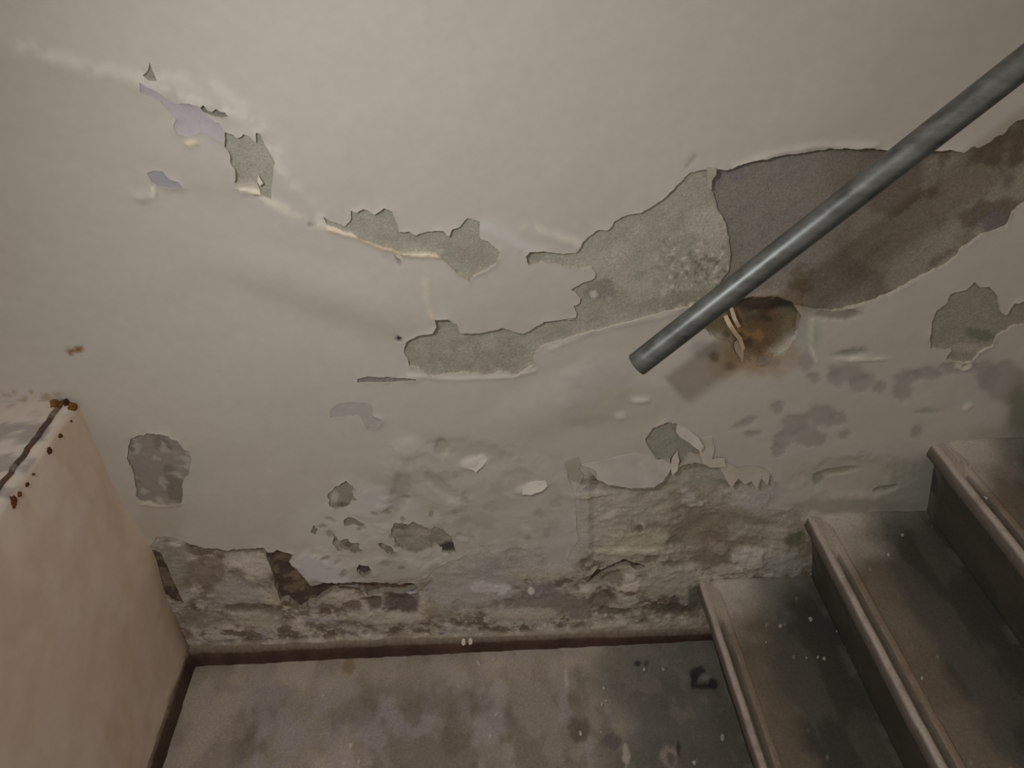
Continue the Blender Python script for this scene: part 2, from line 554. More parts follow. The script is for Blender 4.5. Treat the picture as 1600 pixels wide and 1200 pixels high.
# --- coat of limewash: height and colour
H0 = (fbm(X, Z, 0.22, 1, 3) - .5) * 0.006 + (fbm(X, Z, 0.05, 2, 3) - .5) * 0.0016
C0 = np.tile(PAINT, (n, 1))
C0 = C0 * (1 + (fbm(X, Z, 0.35, 3, 3) - .5) * 0.06)[:, None]
C0 = mixc(C0, alb((150, 148, 140)), 0.35 * sstep(.45, .75, fbm(X, Z, .18, 4, 4)))
# damp tints: greyer, dirtier towards the floor and the stairs (a tide mark in the wall itself)
tide = sstep(0.42, 0.05, Z + (fbm(X, Z, .14, 6, 4) - .5) * .25) * sstep(-.5, -.1, X)
C0 = mixc(C0, alb((122, 115, 102), LOW), 0.55 * tide)
yl = np.interp(QX, [0, 120, 215, 340, 430, 520, 640, 760], [74, 103, 118, 172, 270, 355, 396, 400])
older = sstep(-8, 16, QY - yl) * np.exp(-np.clip(QY - yl, 0, 900) / 260) * sstep(700, 250, QX)
C0 = mixc(C0, alb((143, 137, 129)), .55 * older)
mott = sstep(690, 740, QY) * sstep(540, 640, QX) * sstep(960, 860, QX)
C0 = mixc(C0, alb((116, 109, 96), LOW), .6 * mott * sstep(.50, .60, fbm(X, Z, .045, 14, 4)))
C0 = mixc(C0, alb((142, 134, 126), LOW), .5 * mott * sstep(.54, .62, fbm(X, Z, .035, 15, 4)))
C0 = mixc(C0, alb((138, 131, 124), MID), .35 * sstep(.5, .62, fbm(X, Z, .03, 8, 4)) * sstep(.62, .4, Z) * sstep(-.25, .1, X))
H0 += (fbm(X, Z, .03, 12, 3) - .5) * .0025 * sstep(.55, .35, Z) * sstep(-.3, 0.0, X)
# peeling line at the upper left: rough layered lips
ridge(C0, H0, [(30, 70), (120, 100), (200, 118), (260, 120), (330, 135), (380, 165), (420, 215), (440, 270)], 11, alb((176, 173, 165)), .45, .0010, 8, 1, .45)
ridge(C0, H0, [(215, 130), (290, 150), (350, 170), (400, 195)], 9, alb((178, 174, 165)), .4, .0012, 6, 2, .45)
ridge(C0, H0, [(400, 305), (440, 325), (480, 342), (505, 352)], 8, alb((186, 178, 166)), .7, .0014, 5, 3, .35)
ridge(C0, H0, [(430, 240), (455, 290), (490, 305), (500, 330)], 9, alb((172, 168, 160)), .4, .001, 6, 4, .45)
ridge(C0, H0, [(820, 355), (850, 362), (890, 375), (905, 385)], 7, alb((178, 171, 160)), .6, .002, 6, 5, .4)
ridge(C0, H0, [(755, 355), (790, 368), (815, 385), (830, 395)], 10, alb((160, 158, 155)), .7, .0015, 6, 6, .3)
ridge(C0, H0, [(515, 358), (560, 370), (600, 386), (640, 396), (690, 397)], 4.5, alb((192, 178, 158)), .9, .004, 3, 7)  # pale lower rim paints in light caught by the upturned edge
ridge(C0, H0, [(665, 440), (668, 470), (676, 492)], 5, alb((172, 160, 145)), .7, .002, 4, 8)
ridge(C0, H0, [(1150, 262), (1200, 243), (1280, 228), (1370, 228)], 5, alb((150, 140, 130), (140, 131, 122)), .5, .002, 3, 9)
ridge(C0, H0, [(860, 545), (920, 522), (1000, 503), (1060, 488)], 4, alb((160, 151, 140), (146, 138, 130)), .7, .0012, 3, 10)  # lit lower edge of the big patch painted paler, as on the next line
ridge(C0, H0, [(640, 586), (700, 592), (800, 588), (835, 578)], 4, alb((166, 160, 152), (150, 143, 136)), .6, .002, 3, 11)
# swelling behind the paint
blob(C0, H0, 560, 470, 150, 30, dh=.0035, ang=17, soft=.9, warp=.15)
blob(C0, H0, 470, 440, 110, 26, dh=.002, ang=20, soft=.9, warp=.15)
blob(C0, H0, 520, 515, 190, 24, dh=-.002, ang=20, soft=.9, warp=.15)
blob(C0, H0, 310, 250, 70, 34, dh=.004, ang=25, soft=.9, warp=.2)
blob(C0, H0, 720, 450, 120, 60, dh=.005, soft=.9, warp=.2)
blob(C0, H0, 850, 640, 70, 30, dh=.006, ang=-25, soft=.9, warp=.2)
blob(C0, H0, 930, 610, 60, 40, col=alb((142, 136, 132), MID), s=.5, dh=.003, ang=-30)
blob(C0, H0, 640, 700, 22, 14, dh=.003, soft=.6, col=alb((144, 137, 127), (136, 128, 120)), s=.5)
blob(C0, H0, 735, 705, 60, 16, dh=-.0025, ang=12, soft=.5, col=alb((124, 117, 106), (134, 126, 118)), s=.7)
blob(C0, H0, 745, 722, 22, 9, dh=.003, ang=-10, soft=.4, col=alb((155, 147, 136), (134, 126, 118)), s=.9)
blob(C0, H0, 690, 700, 10, 14, dh=-.004, soft=.4, col=alb((118, 112, 100), (134, 126, 118)), s=.7)
blob(C0, H0, 832, 764, 24, 9, dh=.003, ang=-10, soft=.3, col=alb((158, 147, 138), (130, 122, 114)), s=.9)
blob(C0, H0, 670, 770, 55, 12, dh=.002, ang=40, soft=.5)
blob(C0, H0, 690, 760, 40, 8, dh=-.002, ang=40, soft=.5, col=alb((116, 108, 97), LOW), s=.7)
blob(C0, H0, 625, 770, 12, 36, dh=-.004, ang=15, soft=.6, col=alb((112, 106, 96), LOW), s=.6)
blob(C0, H0, 580, 785, 32, 26, dh=.002, col=alb((138, 131, 125), LOW), s=.7)
blob(C0, H0, 500, 890, 45, 22, dh=.004, ang=20, col=alb((140, 133, 128), LOW), s=.9)
blob(C0, H0, 610, 890, 60, 16, dh=.003, col=alb((128, 121, 110), LOW), s=.8)
blob(C0, H0, 520, 820, 60, 40, col=alb((138, 131, 122), LOW), s=.7)
blob(C0, H0, 760, 800, 120, 60, col=alb((128, 121, 108), LOW), s=.5, warp=.5)
blob(C0, H0, 850, 800, 60, 60, col=alb((134, 126, 116), LOW), s=.6, warp=.5)
blob(C0, H0, 885, 850, 40, 45, col=alb((136, 128, 119), LOW), s=.7, warp=.5)
blob(C0, H0, 980, 640, 80, 40, col=alb((126, 120, 106), (136, 128, 120)), s=.5, warp=.5)
blob(C0, H0, 1000, 625, 13, 5, col=alb((152, 144, 136), (136, 128, 120)), s=.8, dh=.003)
blob(C0, H0, 970, 650, 9, 6, col=alb((152, 144, 136), (136, 128, 120)), s=.6, dh=.003)
rgm = random.Random(21)
for i in range(46):
    a, b = rgm.uniform(495, 720), rgm.uniform(775, 900)
    if rgm.random() < .5:
        blob(C0, H0, a, b, rgm.uniform(3, 9), rgm.uniform(2, 5), col=alb((100, 92, 80), LOW), s=rgm.uniform(.4, .8), dh=-.0015, ang=rgm.uniform(-30, 30), soft=.4, warp=.7, wseed=i)
    else:
        blob(C0, H0, a, b, rgm.uniform(5, 16), rgm.uniform(4, 9), col=alb((141, 133, 124), LOW), s=rgm.uniform(.3, .7), dh=.0012, ang=rgm.uniform(-30, 30), soft=.4, warp=.7, wseed=i)
for i in range(40):
    a, b = rgm.uniform(700, 900), rgm.uniform(770, 880)
    blob(C0, H0, a, b, rgm.uniform(4, 14), rgm.uniform(3, 8), col=alb(rgm.choice([(112, 104, 92), (140, 132, 123), (120, 112, 100)]), LOW), s=rgm.uniform(.3, .65), dh=rgm.uniform(-.0012, .0012),
         ang=rgm.uniform(-40, 40), soft=.4, warp=.7, wseed=i)
blob(C0, H0, 1180, 775, 44, 26, col=alb((118, 110, 104), (128, 119, 109)), s=.7)
# pinhole and small scars
blob(C0, H0, 624, 530, 3, 4, col=alb((50, 45, 42), MID), s=1, dh=-.004, soft=.2)
blob(C0, H0, 623, 405, 3.5, 9, col=alb((110, 102, 96), MID), s=.9, dh=-.003, ang=-15, soft=.3)
blob(C0, H0, 605, 400, 8, 4, col=alb((140, 130, 124), MID), s=.7)
blob(C0, H0, 486, 350, 7, 3, col=alb((105, 98, 92), MID), s=.8, dh=-.002)
blob(C0, H0, 300, 222, 10, 4, col=alb((178, 168, 150)), s=.8, dh=.003)
blob(C0, H0, 393, 298, 22, 4, col=alb((184, 174, 158)), s=.9, dh=.004, ang=10)
blob(C0, H0, 240, 300, 4, 9, col=alb((180, 172, 160)), s=.8, dh=.003)
blob(C0, H0, 220, 308, 12, 6, dh=.004, soft=.6)
blob(C0, H0, 1080, 252, 3, 14, col=alb((118, 108, 100), (146, 138, 129)), s=.7, ang=35, dh=-.001, soft=.3)
# right-hand stretch between the bare patches and the stairs
ridge(C0, H0, [(1268, 500), (1266, 545), (1275, 560)], 3, alb((150, 140, 126), RIGHT), .9, .003, 3, 21)
blob(C0, H0, 1310, 490, 34, 9, col=alb((92, 85, 76), RIGHT), s=.9, dh=-.003, soft=.2, warp=.15)
blob(C0, H0, 1330, 550, 26, 5, col=alb((88, 84, 74), RIGHT), s=.8, dh=-.002, ang=-8)
blob(C0, H0, 1345, 560, 40, 3, col=alb((150, 140, 128), RIGHT), s=.7, dh=.003)
for (a, b, r1, r2, an) in [(1215, 637, 12, 10, 0), (1165, 660, 20, 6, -25), (1175, 678, 14, 5, -10), (1240, 665, 26, 18, -20),
                           (1285, 650, 22, 18, 0), (1265, 685, 30, 14, 10), (1220, 690, 14, 13, 0), (1215, 705, 10, 10, 0),
                           (1310, 655, 14, 10, 0), (1320, 680, 10, 6, -20), (1432, 676, 9, 11, 20), (1330, 585, 34, 16, 10),
                           (1308, 592, 12, 12, 0), (1345, 600, 18, 12, 0), (1260, 565, 12, 16, 0), (1272, 590, 10, 10, 0),
                           (1375, 605, 10, 9, 0), (1420, 590, 24, 10, -8), (1450, 585, 26, 10, 0), (1545, 590, 20, 26, 0),
                           (1410, 610, 14, 16, 0), (1500, 575, 30, 9, 0), (1570, 600, 30, 30, 0)]:
    blob(C0, H0, a, b, r1, r2, col=alb((100, 91, 86), (121, 112, 104)), s=.75, dh=-.0012, ang=an, soft=.22, warp=.4, wseed=int(a) % 17)
blob(C0, H0, 1450, 643, 20, 4, col=alb((98, 94, 82), RIGHT), s=.8, dh=-.002)
blob(C0, H0, 1512, 635, 8, 4, col=alb((140, 130, 118), RIGHT), s=.8, dh=.002, ang=-30)
blob(C0, H0, 1508, 573, 4, 3, col=alb((40, 32, 28), RIGHT), s=1, dh=-.003, soft=.2)
blob(C0, H0, 1506, 572, 12, 8, col=alb((150, 140, 126), RIGHT), s=.6, dh=.002, soft=.3)
blob(C0, H0, 1330, 745, 80, 28, col=alb((110, 103, 92), (116, 108, 99)), s=.7, dh=-.004, ang=-6, soft=.4)
blob(C0, H0, 1385, 765, 18, 4, col=alb((76, 66, 54), (116, 108, 99)), s=.9, dh=-.005, ang=-15)
blob(C0, H0, 1312, 738, 30, 5, col=alb((92, 85, 72), (116, 108, 99)), s=.8, dh=-.003, ang=-8)
blob(C0, H0, 1280, 750, 8, 10, col=alb((84, 82, 70), (116, 108, 99)), s=.8, dh=-.003, ang=30)
blob(C0, H0, 1425, 765, 46, 60, col=alb((92, 90, 80), (116, 108, 99)), s=.75, ang=35, soft=.5)
blob(C0, H0, 1330, 790, 90, 12, col=alb((88, 82, 72), (116, 108, 99)), s=.6)
blob(C0, H0, 1600, 650, 26, 60, col=alb((70, 68, 54), (116, 108, 99)), s=.8, soft=.5)
blob(C0, H0, 1560, 690, 90, 22, col=alb((96, 90, 80), (116, 108, 99)), s=.5, soft=.5)
# smooth cement fillets where the steps meet the wall
# brown seepage under the pipe
blob(C0, H0, 1165, 556, 50, 30, col=alb((118, 100, 80), (126, 117, 108)), s=.75, ang=-20, soft=.5, warp=.5)
blob(C0, H0, 1190, 560, 50, 30, col=alb((104, 84, 64), (126, 117, 108)), s=.6, soft=.5, warp=.6)
blob(C0, H0, 1100, 545, 22, 14, col=alb((104, 97, 92), (126, 117, 108)), s=.7)
blob(C0, H0, 1116, 556, 8, 9, col=alb((78, 64, 54), (126, 117, 108)), s=.8)
blob(C0, H0, 1140, 572, 8, 7, col=alb((88, 76, 62), (126, 117, 108)), s=.8)
blob(C0, H0, 1195, 565, 20, 8, col=alb((96, 84, 76), (126, 117, 108)), s=.7)
blob(C0, H0, 1215, 545, 14, 10, col=alb((128, 124, 112), (126, 117, 108)), s=.6)
blob(C0, H0, 1265, 520, 16, 24, col=alb((102, 104, 90), (126, 117, 108)), s=.5)
# corner above the low wall: rust dribbles
for (a, b, r1, r2) in [(118, 548, 13, 5), (110, 550, 6, 4), (126, 546, 6, 3)]:
    blob(C0, H0, a, b, r1, r2, col=alb((96, 66, 30), (140, 132, 122)), s=.9, soft=.3)
for i in range(16):
    blob(C0, H0, 8 + 6.2 * i + random.uniform(-5, 5), 622 + random.uniform(-12, 8), random.uniform(2, 5), random.uniform(2, 4),
         col=alb((104, 84, 62), (136, 124, 114)), s=.55)
blob(C0, H0, 250, 815, 38, 40, col=alb((122, 115, 100), (134, 126, 116)), s=.5)
blob(C0, H0, 255, 787, 30, 5, col=alb((146, 138, 126), (130, 122, 112)), s=.7, dh=.002)
# lips: the coat lifts a little along its broken edge
lift = np.exp(-DO / 5.0) * sstep(.35, .75, fbm(X, Z, .035, 21, 3)) * .0022
H0 += lift

# --- bare regions: base colours
CB = np.tile(alb((136, 132, 121), (160, 153, 145)), (n, 1))
HB = (fbm(X, Z, .02, 31, 4) - .5)
CB *= (1 + (fbm(X, Z, .012, 33, 4) - .5) * .35)[:, None]
CB = mixc(CB, alb((126, 118, 108), (156, 149, 141)), sstep(.45, .7, fbm(X, Z, .06, 34, 3)) * .6)
# big patch left of the pipe: pale mortar skin with pits near the pipe
P3M = sstep(820, 960, QX) * sstep(560, 500, QY)
CB = mixc(CB, alb((128, 122, 110), (146, 138, 130)), .7 * P3M)
CB = mixc(CB, alb((140, 132, 120), (146, 138, 130)), .6 * P3M * sstep(.5, .62, fbm(X, Z, .05, 35, 4)))
nz = fbm(X, Z, .008, 36, 3)
pit = sstep(1000, 1080, QX) * sstep(330, 420, QY)
CB = mixc(CB, alb((168, 158, 146), (146, 138, 130)), .8 * sstep(.62, .72, nz) * pit)
CB = mixc(CB, alb((86, 78, 70), (146, 138, 130)), .7 * sstep(.36, .28, nz) * pit)
blob(CB, HB, 1110, 352, 34, 26, col=alb((146, 138, 126), (146, 138, 130)), s=.6)
blob(CB, HB, 940, 455, 22, 16, col=alb((92, 86, 78), (146, 138, 130)), s=.5, warp=.8)
blob(CB, HB, 928, 462, 6, 5, col=alb((160, 154, 150), (146, 138, 130)), s=.7)
blob(CB, HB, 1060, 470, 60, 10, col=alb((112, 104, 90), (146, 138, 130)), s=.6, ang=-12)
# behind the pipe: grey on the left, brown to the right, deepened to paint in the pipe's shadow
wB = np.zeros(n)
wB[np.unique(F[face_reg == RI['P4']])] = 1
CB = mixc(CB, alb((102, 95, 87), (140, 131, 122)), wB)
CB = mixc(CB, alb((73, 63, 54), (124, 115, 106)), wB * sstep(1230, 1420, QX + (fbm(X, Z, .08, 38, 3) - .5) * 120))
CB = mixc(CB, alb((100, 92, 80), (124, 115, 106)), wB * .8 * sstep(.5, .66, fbm(X, Z, .05, 39, 4)) * sstep(1200, 1500, QX))
CB = mixc(CB, alb((92, 82, 84), (136, 127, 118)), wB * .7 * sstep(.55, .66, fbm(X, Z, .045, 41, 4)) * sstep(1300, 1150, QX))
blob(CB, HB, 1255, 455, 18, 30, col=alb((76, 62, 46), (130, 121, 112)), s=.7, warp=.8, mask=wB)
blob(CB, HB, 1215, 470, 50, 16, col=alb((112, 100, 86), (130, 121, 112)), s=.6, mask=wB)
blob(CB, HB, 1560, 350, 20, 24, col=alb((74, 66, 66), (120, 111, 102)), s=.7, ang=30, mask=wB)
# cavity
wC = np.zeros(n)
wC[np.unique(F[face_reg == RI['P5']])] = 1
CB = mixc(CB, alb((82, 66, 50), (124, 115, 106)), wC)
CB = mixc(CB, alb((112, 86, 56), (124, 115, 106)), wC * .8 * sstep(.5, .62, fbm(X, Z, .03, 43, 3)))
CB = mixc(CB, alb((58, 50, 38), (124, 115, 106)), wC * .9 * sstep(.52, .66, fbm(X, Z, .02, 44, 3)))
CB = mixc(CB, alb((90, 90, 76), (124, 115, 106)), wC * .6 * sstep(1205, 1240, QX))
blob(CB, HB, 1122, 515, 20, 20, col=alb((66, 60, 42), (124, 115, 106)), s=.9, mask=wC)
blob(CB, HB, 1137, 526, 6, 5, col=alb((34, 28, 22), (124, 115, 106)), s=.9, mask=wC)
blob(CB, HB, 1192, 480, 50, 10, col=alb((40, 32, 26), (124, 115, 106)), s=.9, mask=wC, warp=.3)  # overhang's shade painted as a dark arc along the cavity top
m5 = wC * sstep(20, 3, dist_out(Q, OUT[5])) * sstep(515, 545, QY)
CB = CB + (C0 - CB) * m5[:, None]
# right edge patch
wD = np.zeros(n)
wD[np.unique(F[face_reg == RI['P6']])] = 1
CB = mixc(CB, alb((94, 87, 76), (120, 111, 102)), wD * .9)
blob(CB, HB, 1535, 525, 24, 9, col=alb((70, 70, 54), (120, 111, 102)), s=.8, mask=wD, ang=10)
blob(CB, HB, 1510, 545, 26, 7, col=alb((112, 100, 90), (120, 111, 102)), s=.8, mask=wD)
wE = np.zeros(n)
wE[np.unique(F[face_reg == RI['P8']])] = 1
CB = mixc(CB, alb((104, 100, 92), (130, 122, 114)), wE * .9)
# lower small patches
for kk, cc in (('B1', (104, 97, 84)), ('B2', (104, 97, 86)), ('B3', (98, 92, 80)), ('B4', (98, 90, 80)), ('B5', (92, 84, 74)), ('B6', (58, 48, 42)),
               ('B7', (98, 90, 80)), ('G', (104, 98, 94)), ('T1', (120, 116, 106)), ('T2', (104, 100, 92))):
    w = np.zeros(n)
    w[np.unique(F[face_reg == RI[kk]])] = 1
    CB = mixc(CB, alb(cc, (160, 153, 145) if kk in ('T1', 'T2') else (150, 143, 136) if kk == 'G' else LOW), w * .9)
CB = mixc(CB, alb((128, 120, 106), LOW), .55 * sstep(.56, .66, fbm(X, Z, .018, 46, 3)) * sstep(800, 815, QY) * sstep(870, 860, QY))
for (a, b, r1, r2, cc) in [(522, 778, 6, 8, (134, 126, 116)), (535, 790, 8, 4, (84, 76, 66)), (628, 826, 10, 5, (82, 74, 62)), (655, 838, 14, 8, (120, 112, 98)),
                           (680, 845, 12, 6, (96, 88, 74)), (545, 852, 6, 4, (76, 68, 58)), (640, 852, 20, 5, (112, 104, 92)), (520, 845, 5, 4, (80, 70, 60))]:
    blob(CB, HB, a, b, r1, r2, col=alb(cc, LOW), s=.85, warp=.6)
blob(CB, HB, 700, 856, 16, 7, col=alb((46, 38, 32), LOW), s=.9)

# eroded foot of the wall
wG = np.zeros(n)
wG[np.unique(F[face_reg == RI['BASE']])] = 1
e1 = fbm(X, Z, .05, 51, 5, .55)
e2 = fbm(X * .7, Z, .03, 52, 5, .6)
e3 = fbm(X, Z, .012, 53, 3, .6)
CE = np.tile(alb((112, 104, 92), LOW), (n, 1))
CE = mixc(CE, alb((126, 118, 105), LOW), sstep(.5, .62, e1) * .9)
CE = mixc(CE, alb((86, 76, 64), LOW), sstep(.48, .36, e1) * .85)
CE = mixc(CE, alb((116, 109, 103), LOW), sstep(.55, .64, e2) * .8 * sstep(900, 760, QX))
CE = mixc(CE, alb((72, 60, 48), LOW), sstep(.42, .34, e2) * .85)
CE = mixc(CE, alb((140, 131, 118), LOW), sstep(.62, .70, e3) * .65)
CE = mixc(CE, alb((70, 60, 50), LOW), sstep(.36, .29, e3) * .6)
HE = (e1 - .5) * .006 + (e2 - .5) * .006 + (e3 - .5) * .0025
# left part of the foot
blob(CE, HE, 270, 880, 26, 40, col=alb((98, 92, 80), LOW), s=.8)
blob(CE, HE, 322, 900, 30, 26, col=alb((86, 76, 62), LOW), s=.8, dh=-.002)
blob(CE, HE, 275, 853, 12, 6, col=alb((140, 134, 124), LOW), s=.8)
blob(CE, HE, 370, 875, 18, 12, col=alb((132, 125, 112), LOW), s=.7)
blob(CE, HE, 398, 890, 22, 26, col=alb((130, 122, 110), LOW), s=.8, dh=.003)
blob(CE, HE, 370, 930, 42, 22, col=alb((112, 105, 98), LOW), s=.85, dh=.001)
blob(CE, HE, 360, 862, 60, 6, col=alb((92, 86, 72), LOW), s=.7, dh=-.002)
blob(CE, HE, 385, 955, 40, 7, col=alb((74, 64, 52), LOW), s=.8, dh=-.003)
blob(CE, HE, 310, 972, 40, 12, col=alb((92, 84, 70), LOW), s=.7)
blob(CE, HE, 400, 972, 40, 12, col=alb((118, 110, 94), LOW), s=.7, dh=.002)
blob(CE, HE, 430, 935, 10, 18, col=alb((124, 114, 102), LOW), s=.8)
# middle: brown hollows and pale lumps under the overhanging edge, dark streaks painting in its shade
for (a, b, r1, r2, cc, dh) in [(545, 935, 14, 12, (124, 115, 102), .004), (520, 940, 24, 10, (118, 110, 96), .003), (550, 950, 14, 9, (84, 72, 60), -.003),
                               (585, 945, 12, 14, (70, 58, 50), -.004), (580, 925, 14, 10, (126, 114, 100), .004), (625, 940, 26, 24, (66, 54, 48), -.004),
                               (642, 925, 9, 8, (150, 142, 140), .004), (640, 950, 16, 12, (74, 64, 60), -.002), (672, 925, 6, 16, (58, 48, 44), -.005),
                               (600, 970, 60, 9, (124, 116, 102), .003), (665, 955, 14, 16, (122, 112, 98), .003), (690, 955, 22, 14, (100, 90, 74), .001),
                               (715, 945, 10, 8, (72, 62, 56), -.003), (697, 915, 10, 6, (86, 76, 70), -.003), (680, 870, 20, 6, (100, 93, 82), -.002),
                               (790, 942, 12, 6, (76, 66, 56), -.003), (735, 920, 70, 40, (117, 110, 103), .002), (770, 880, 60, 26, (111, 104, 97), .001), (600, 921, 52, 7, (58, 47, 40), -.003), (560, 917, 30, 6, (62, 51, 43), -.003),
                               (785, 920, 12, 8, (140, 133, 128), .003), (755, 920, 20, 10, (132, 124, 118), .003), (845, 925, 30, 14, (96, 86, 82), -.002),
                               (830, 925, 5, 6, (160, 150, 140), .003), (860, 945, 90, 14, (94, 84, 76), -.003), (820, 960, 60, 8, (124, 115, 102), .003),
                               (810, 862, 16, 5, (84, 82, 68), -.003), (850, 868, 8, 12, (96, 90, 80), -.002), (905, 960, 22, 10, (94, 85, 78), -.002),
                               (855, 895, 60, 10, (124, 116, 102), .002), (920, 920, 14, 9, (134, 124, 114), .004), (915, 928, 24, 7, (128, 118, 106), .003),
                               (940, 945, 14, 16, (92, 82, 72), -.003), (985, 918, 14, 14, (140, 130, 116), .005), (985, 931, 14, 5, (84, 70, 58), -.004),
                               (960, 905, 20, 12, (96, 86, 74), -.004), (1045, 915, 40, 26, (122, 114, 102), .004), (1020, 925, 22, 12, (114, 106, 92), .002),
                               (970, 960, 40, 5, (76, 66, 54), -.004), (1000, 955, 20, 10, (108, 100, 88), .001), (1050, 957, 40, 8, (66, 60, 48), -.004),
                               (1056, 950, 8, 12, (66, 58, 54), -.003), (1090, 940, 16, 30, (78, 74, 60), -.003), (1050, 885, 16, 4, (78, 72, 58), -.003)]:
    blob(CE, HE, a, b, r1, r2, col=alb(cc, LOW), s=.85, dh=dh, soft=.3, warp=.5, wseed=int(a + b) % 23)
# right: earth-brown render under the curled flakes
wq = sstep(900, 960, QX) * sstep(900, 860, QY)
CE = mixc(CE, alb((104, 95, 82), (128, 119, 109)), wq * .55)
for (a, b, r1, r2, cc, dh) in [(1050, 750, 45, 22, (106, 100, 88), 0), (1110, 745, 26, 20, (104, 100, 88), -.001), (1060, 810, 60, 30, (92, 82, 68), -.003),
                               (1100, 830, 50, 26, (88, 78, 64), -.002), (1010, 800, 50, 26, (116, 108, 94), .002), (950, 790, 45, 24, (118, 110, 98), .002),
                               (940, 830, 40, 26, (122, 113, 100), .002), (1000, 850, 50, 18, (118, 108, 92), .002), (1150, 800, 30, 16, (104, 95, 82), 0),
                               (1160, 770, 24, 12, (116, 108, 101), .001), (1180, 785, 34, 14, (118, 110, 103), .001), (1210, 815, 60, 12, (92, 84, 70), -.002),
                               (1240, 805, 18, 8, (84, 80, 66), -.003), (1120, 868, 34, 26, (84, 72, 60), -.002), (1124, 862, 14, 10, (104, 94, 82), .003),
                               (1135, 895, 26, 6, (112, 102, 90), .004), (1200, 835, 56, 10, (110, 102, 90), .002), (1245, 845, 14, 16, (74, 72, 56), -.003),
                               (1210, 880, 50, 22, (112, 107, 98), .006), (1170, 875, 24, 14, (122, 115, 106), .006), (985, 865, 60, 6, (130, 120, 104), .003),
                               (1085, 790, 16, 8, (118, 110, 98), .003), (900, 765, 12, 10, (130, 120, 106), .003), (920, 775, 26, 5, (124, 114, 100), .004),
                               (1000, 830, 6, 5, (68, 60, 50), -.003), (1075, 775, 10, 8, (120, 112, 102), .002), (1055, 850, 12, 6, (78, 70, 56), -.003)]:
    blob(CE, HE, a, b, r1, r2, col=alb(cc, (128, 119, 109)), s=.8, dh=dh, soft=.35, warp=.55, wseed=int(a * 3 + b) % 29)
# pale sandy strip just above the skirting, painting in light caught by the ledge
zs = sstep(.062, .045, Z + (fbm(X, Z, .03, 57, 3) - .5) * .02) * sstep(-.66, -.5, X)
CE = mixc(CE, alb((122, 113, 97), LOW), zs * .75)
HE += zs * .004
# edge of the foot joins the coat without a step where the photograph shows none
fade = sstep(660, 690, QX) * np.maximum(sstep(885, 860, QX), sstep(1215, 1200, QX) * sstep(872, 900, QX + 0 * QY)) 
fade = np.maximum(sstep(660, 690, QX) * sstep(930, 880, QX), sstep(870, 880, QX) * sstep(930, 918, QX))
fade = np.maximum(fade, sstep(1145, 1180, QX) * sstep(835, 800, QY))
fade = np.maximum(fade, sstep(1205, 1230, QX))
dB = dist_out(Q, OUT[0])
melt = fade * sstep(30, 4, dB + (fbm(X, Z, .02, 58, 3) - .5) * 30)
CE = CE + (C0 - CE) * melt[:, None]
CE = CE * (1.18 - .18 * melt[:, None])
CB = np.where(wG[:, None] > 0, CE, CB)

# undercoats
CU = np.tile(alb((147, 140, 143), (160, 154, 147)), (n, 1))
CU = mixc(CU, alb((101, 93, 86), (132, 124, 115)), np.clip(sstep(640, 670, QY) * sstep(320, 300, QX), 0, 1))
CU = mixc(CU, alb((82, 76, 69), (132, 124, 115)), .75 * sstep(.48, .6, fbm(X, Z, .03, 61, 4)) * sstep(640, 670, QY) * sstep(320, 300, QX))
CU = mixc(CU, alb((122, 115, 108), (132, 124, 115)), .8 * sstep(.6, .68, fbm(X, Z, .02, 62, 3)) * sstep(640, 670, QY) * sstep(320, 300, QX))
CU = mixc(CU, alb((137, 130, 127), MID), sstep(600, 620, QY) * sstep(480, 500, QX) * .9)
CU = mixc(CU, alb((128, 124, 130), (160, 154, 147)), sstep(255, 262, QY) * sstep(330, 320, QX) * sstep(330, 320, QY) * .8)

# hollows
CH = np.tile(alb((62, 50, 42), LOW), (n, 1))
CH = mixc(CH, alb((92, 78, 62), LOW), sstep(.48, .62, fbm(X, Z, .02, 65, 4)) * .8)
CH = mixc(CH, alb((54, 44, 36), LOW), .9 * sstep(935, 925, QX) * sstep(918, 908, QY) * sstep(470, 490, QX))  # shade of the overhang painted darker along the notch top
CH = mixc(CH, alb((62, 52, 40), LOW), sstep(880, 900, QX))

wall_obj = None
edge_face = {}
for fi in range(len(F)):
    f = F[fi]
    for j in range(3):
        a, b = int(f[j]), int(f[(j + 1) % 3])
        edge_face.setdefault((a, b) if a < b else (b, a), []).append(fi)


def region_height(rid):
    if rid == 0:
        return H0
    name, _l, _o, dep, rough, _a, mat = REG[rid - 1]
    if rid == RI['BASE']:
        return H0 * .3 - .001 - (dep * .001 - .001) * (1 - fade) * sstep(0, 14, DO) - (dep * .0004) * (1 - fade) + HE * sstep(-2, 10, DO) * (1 - .4 * fade)
    return H0 * .3 - dep * .001 + HB * rough * .002


HR = {r: region_height(r) for r in range(len(REG) + 1)}
HR[RI['NOTCH']] = HR[RI['NOTCH']] - .004
HR[RI['P5']] = H0 * .3 - .001 - .012 * sstep(552, 505, QY) + HB * .006
HR[RI['U1']] = H0 - .0010
HR[RI['U3']] = H0 - .0005
CR = {0: C0}
for r in range(1, len(REG) + 1):
    nm = REG[r - 1][0]
    CR[r] = CU if nm == 'undercoat_patch' else CH if nm == 'mortar_hollow' else CB
RIMC = alb((172, 162, 146), (160, 153, 145))
RIMD = alb((112, 102, 88), LOW)

rims = {r: [] for r in HR}
for (a, b), fs in edge_face.items():
    if len(fs) == 2:
        r1, r2 = face_reg[fs[0]], face_reg[fs[1]]
        if r1 != r2:
            h1, h2 = HR[r1][a] + HR[r1][b], HR[r2][a] + HR[r2][b]
            hi, lo = (r1, r2) if h1 >= h2 else (r2, r1)
            rims[hi].append((a, b, lo))

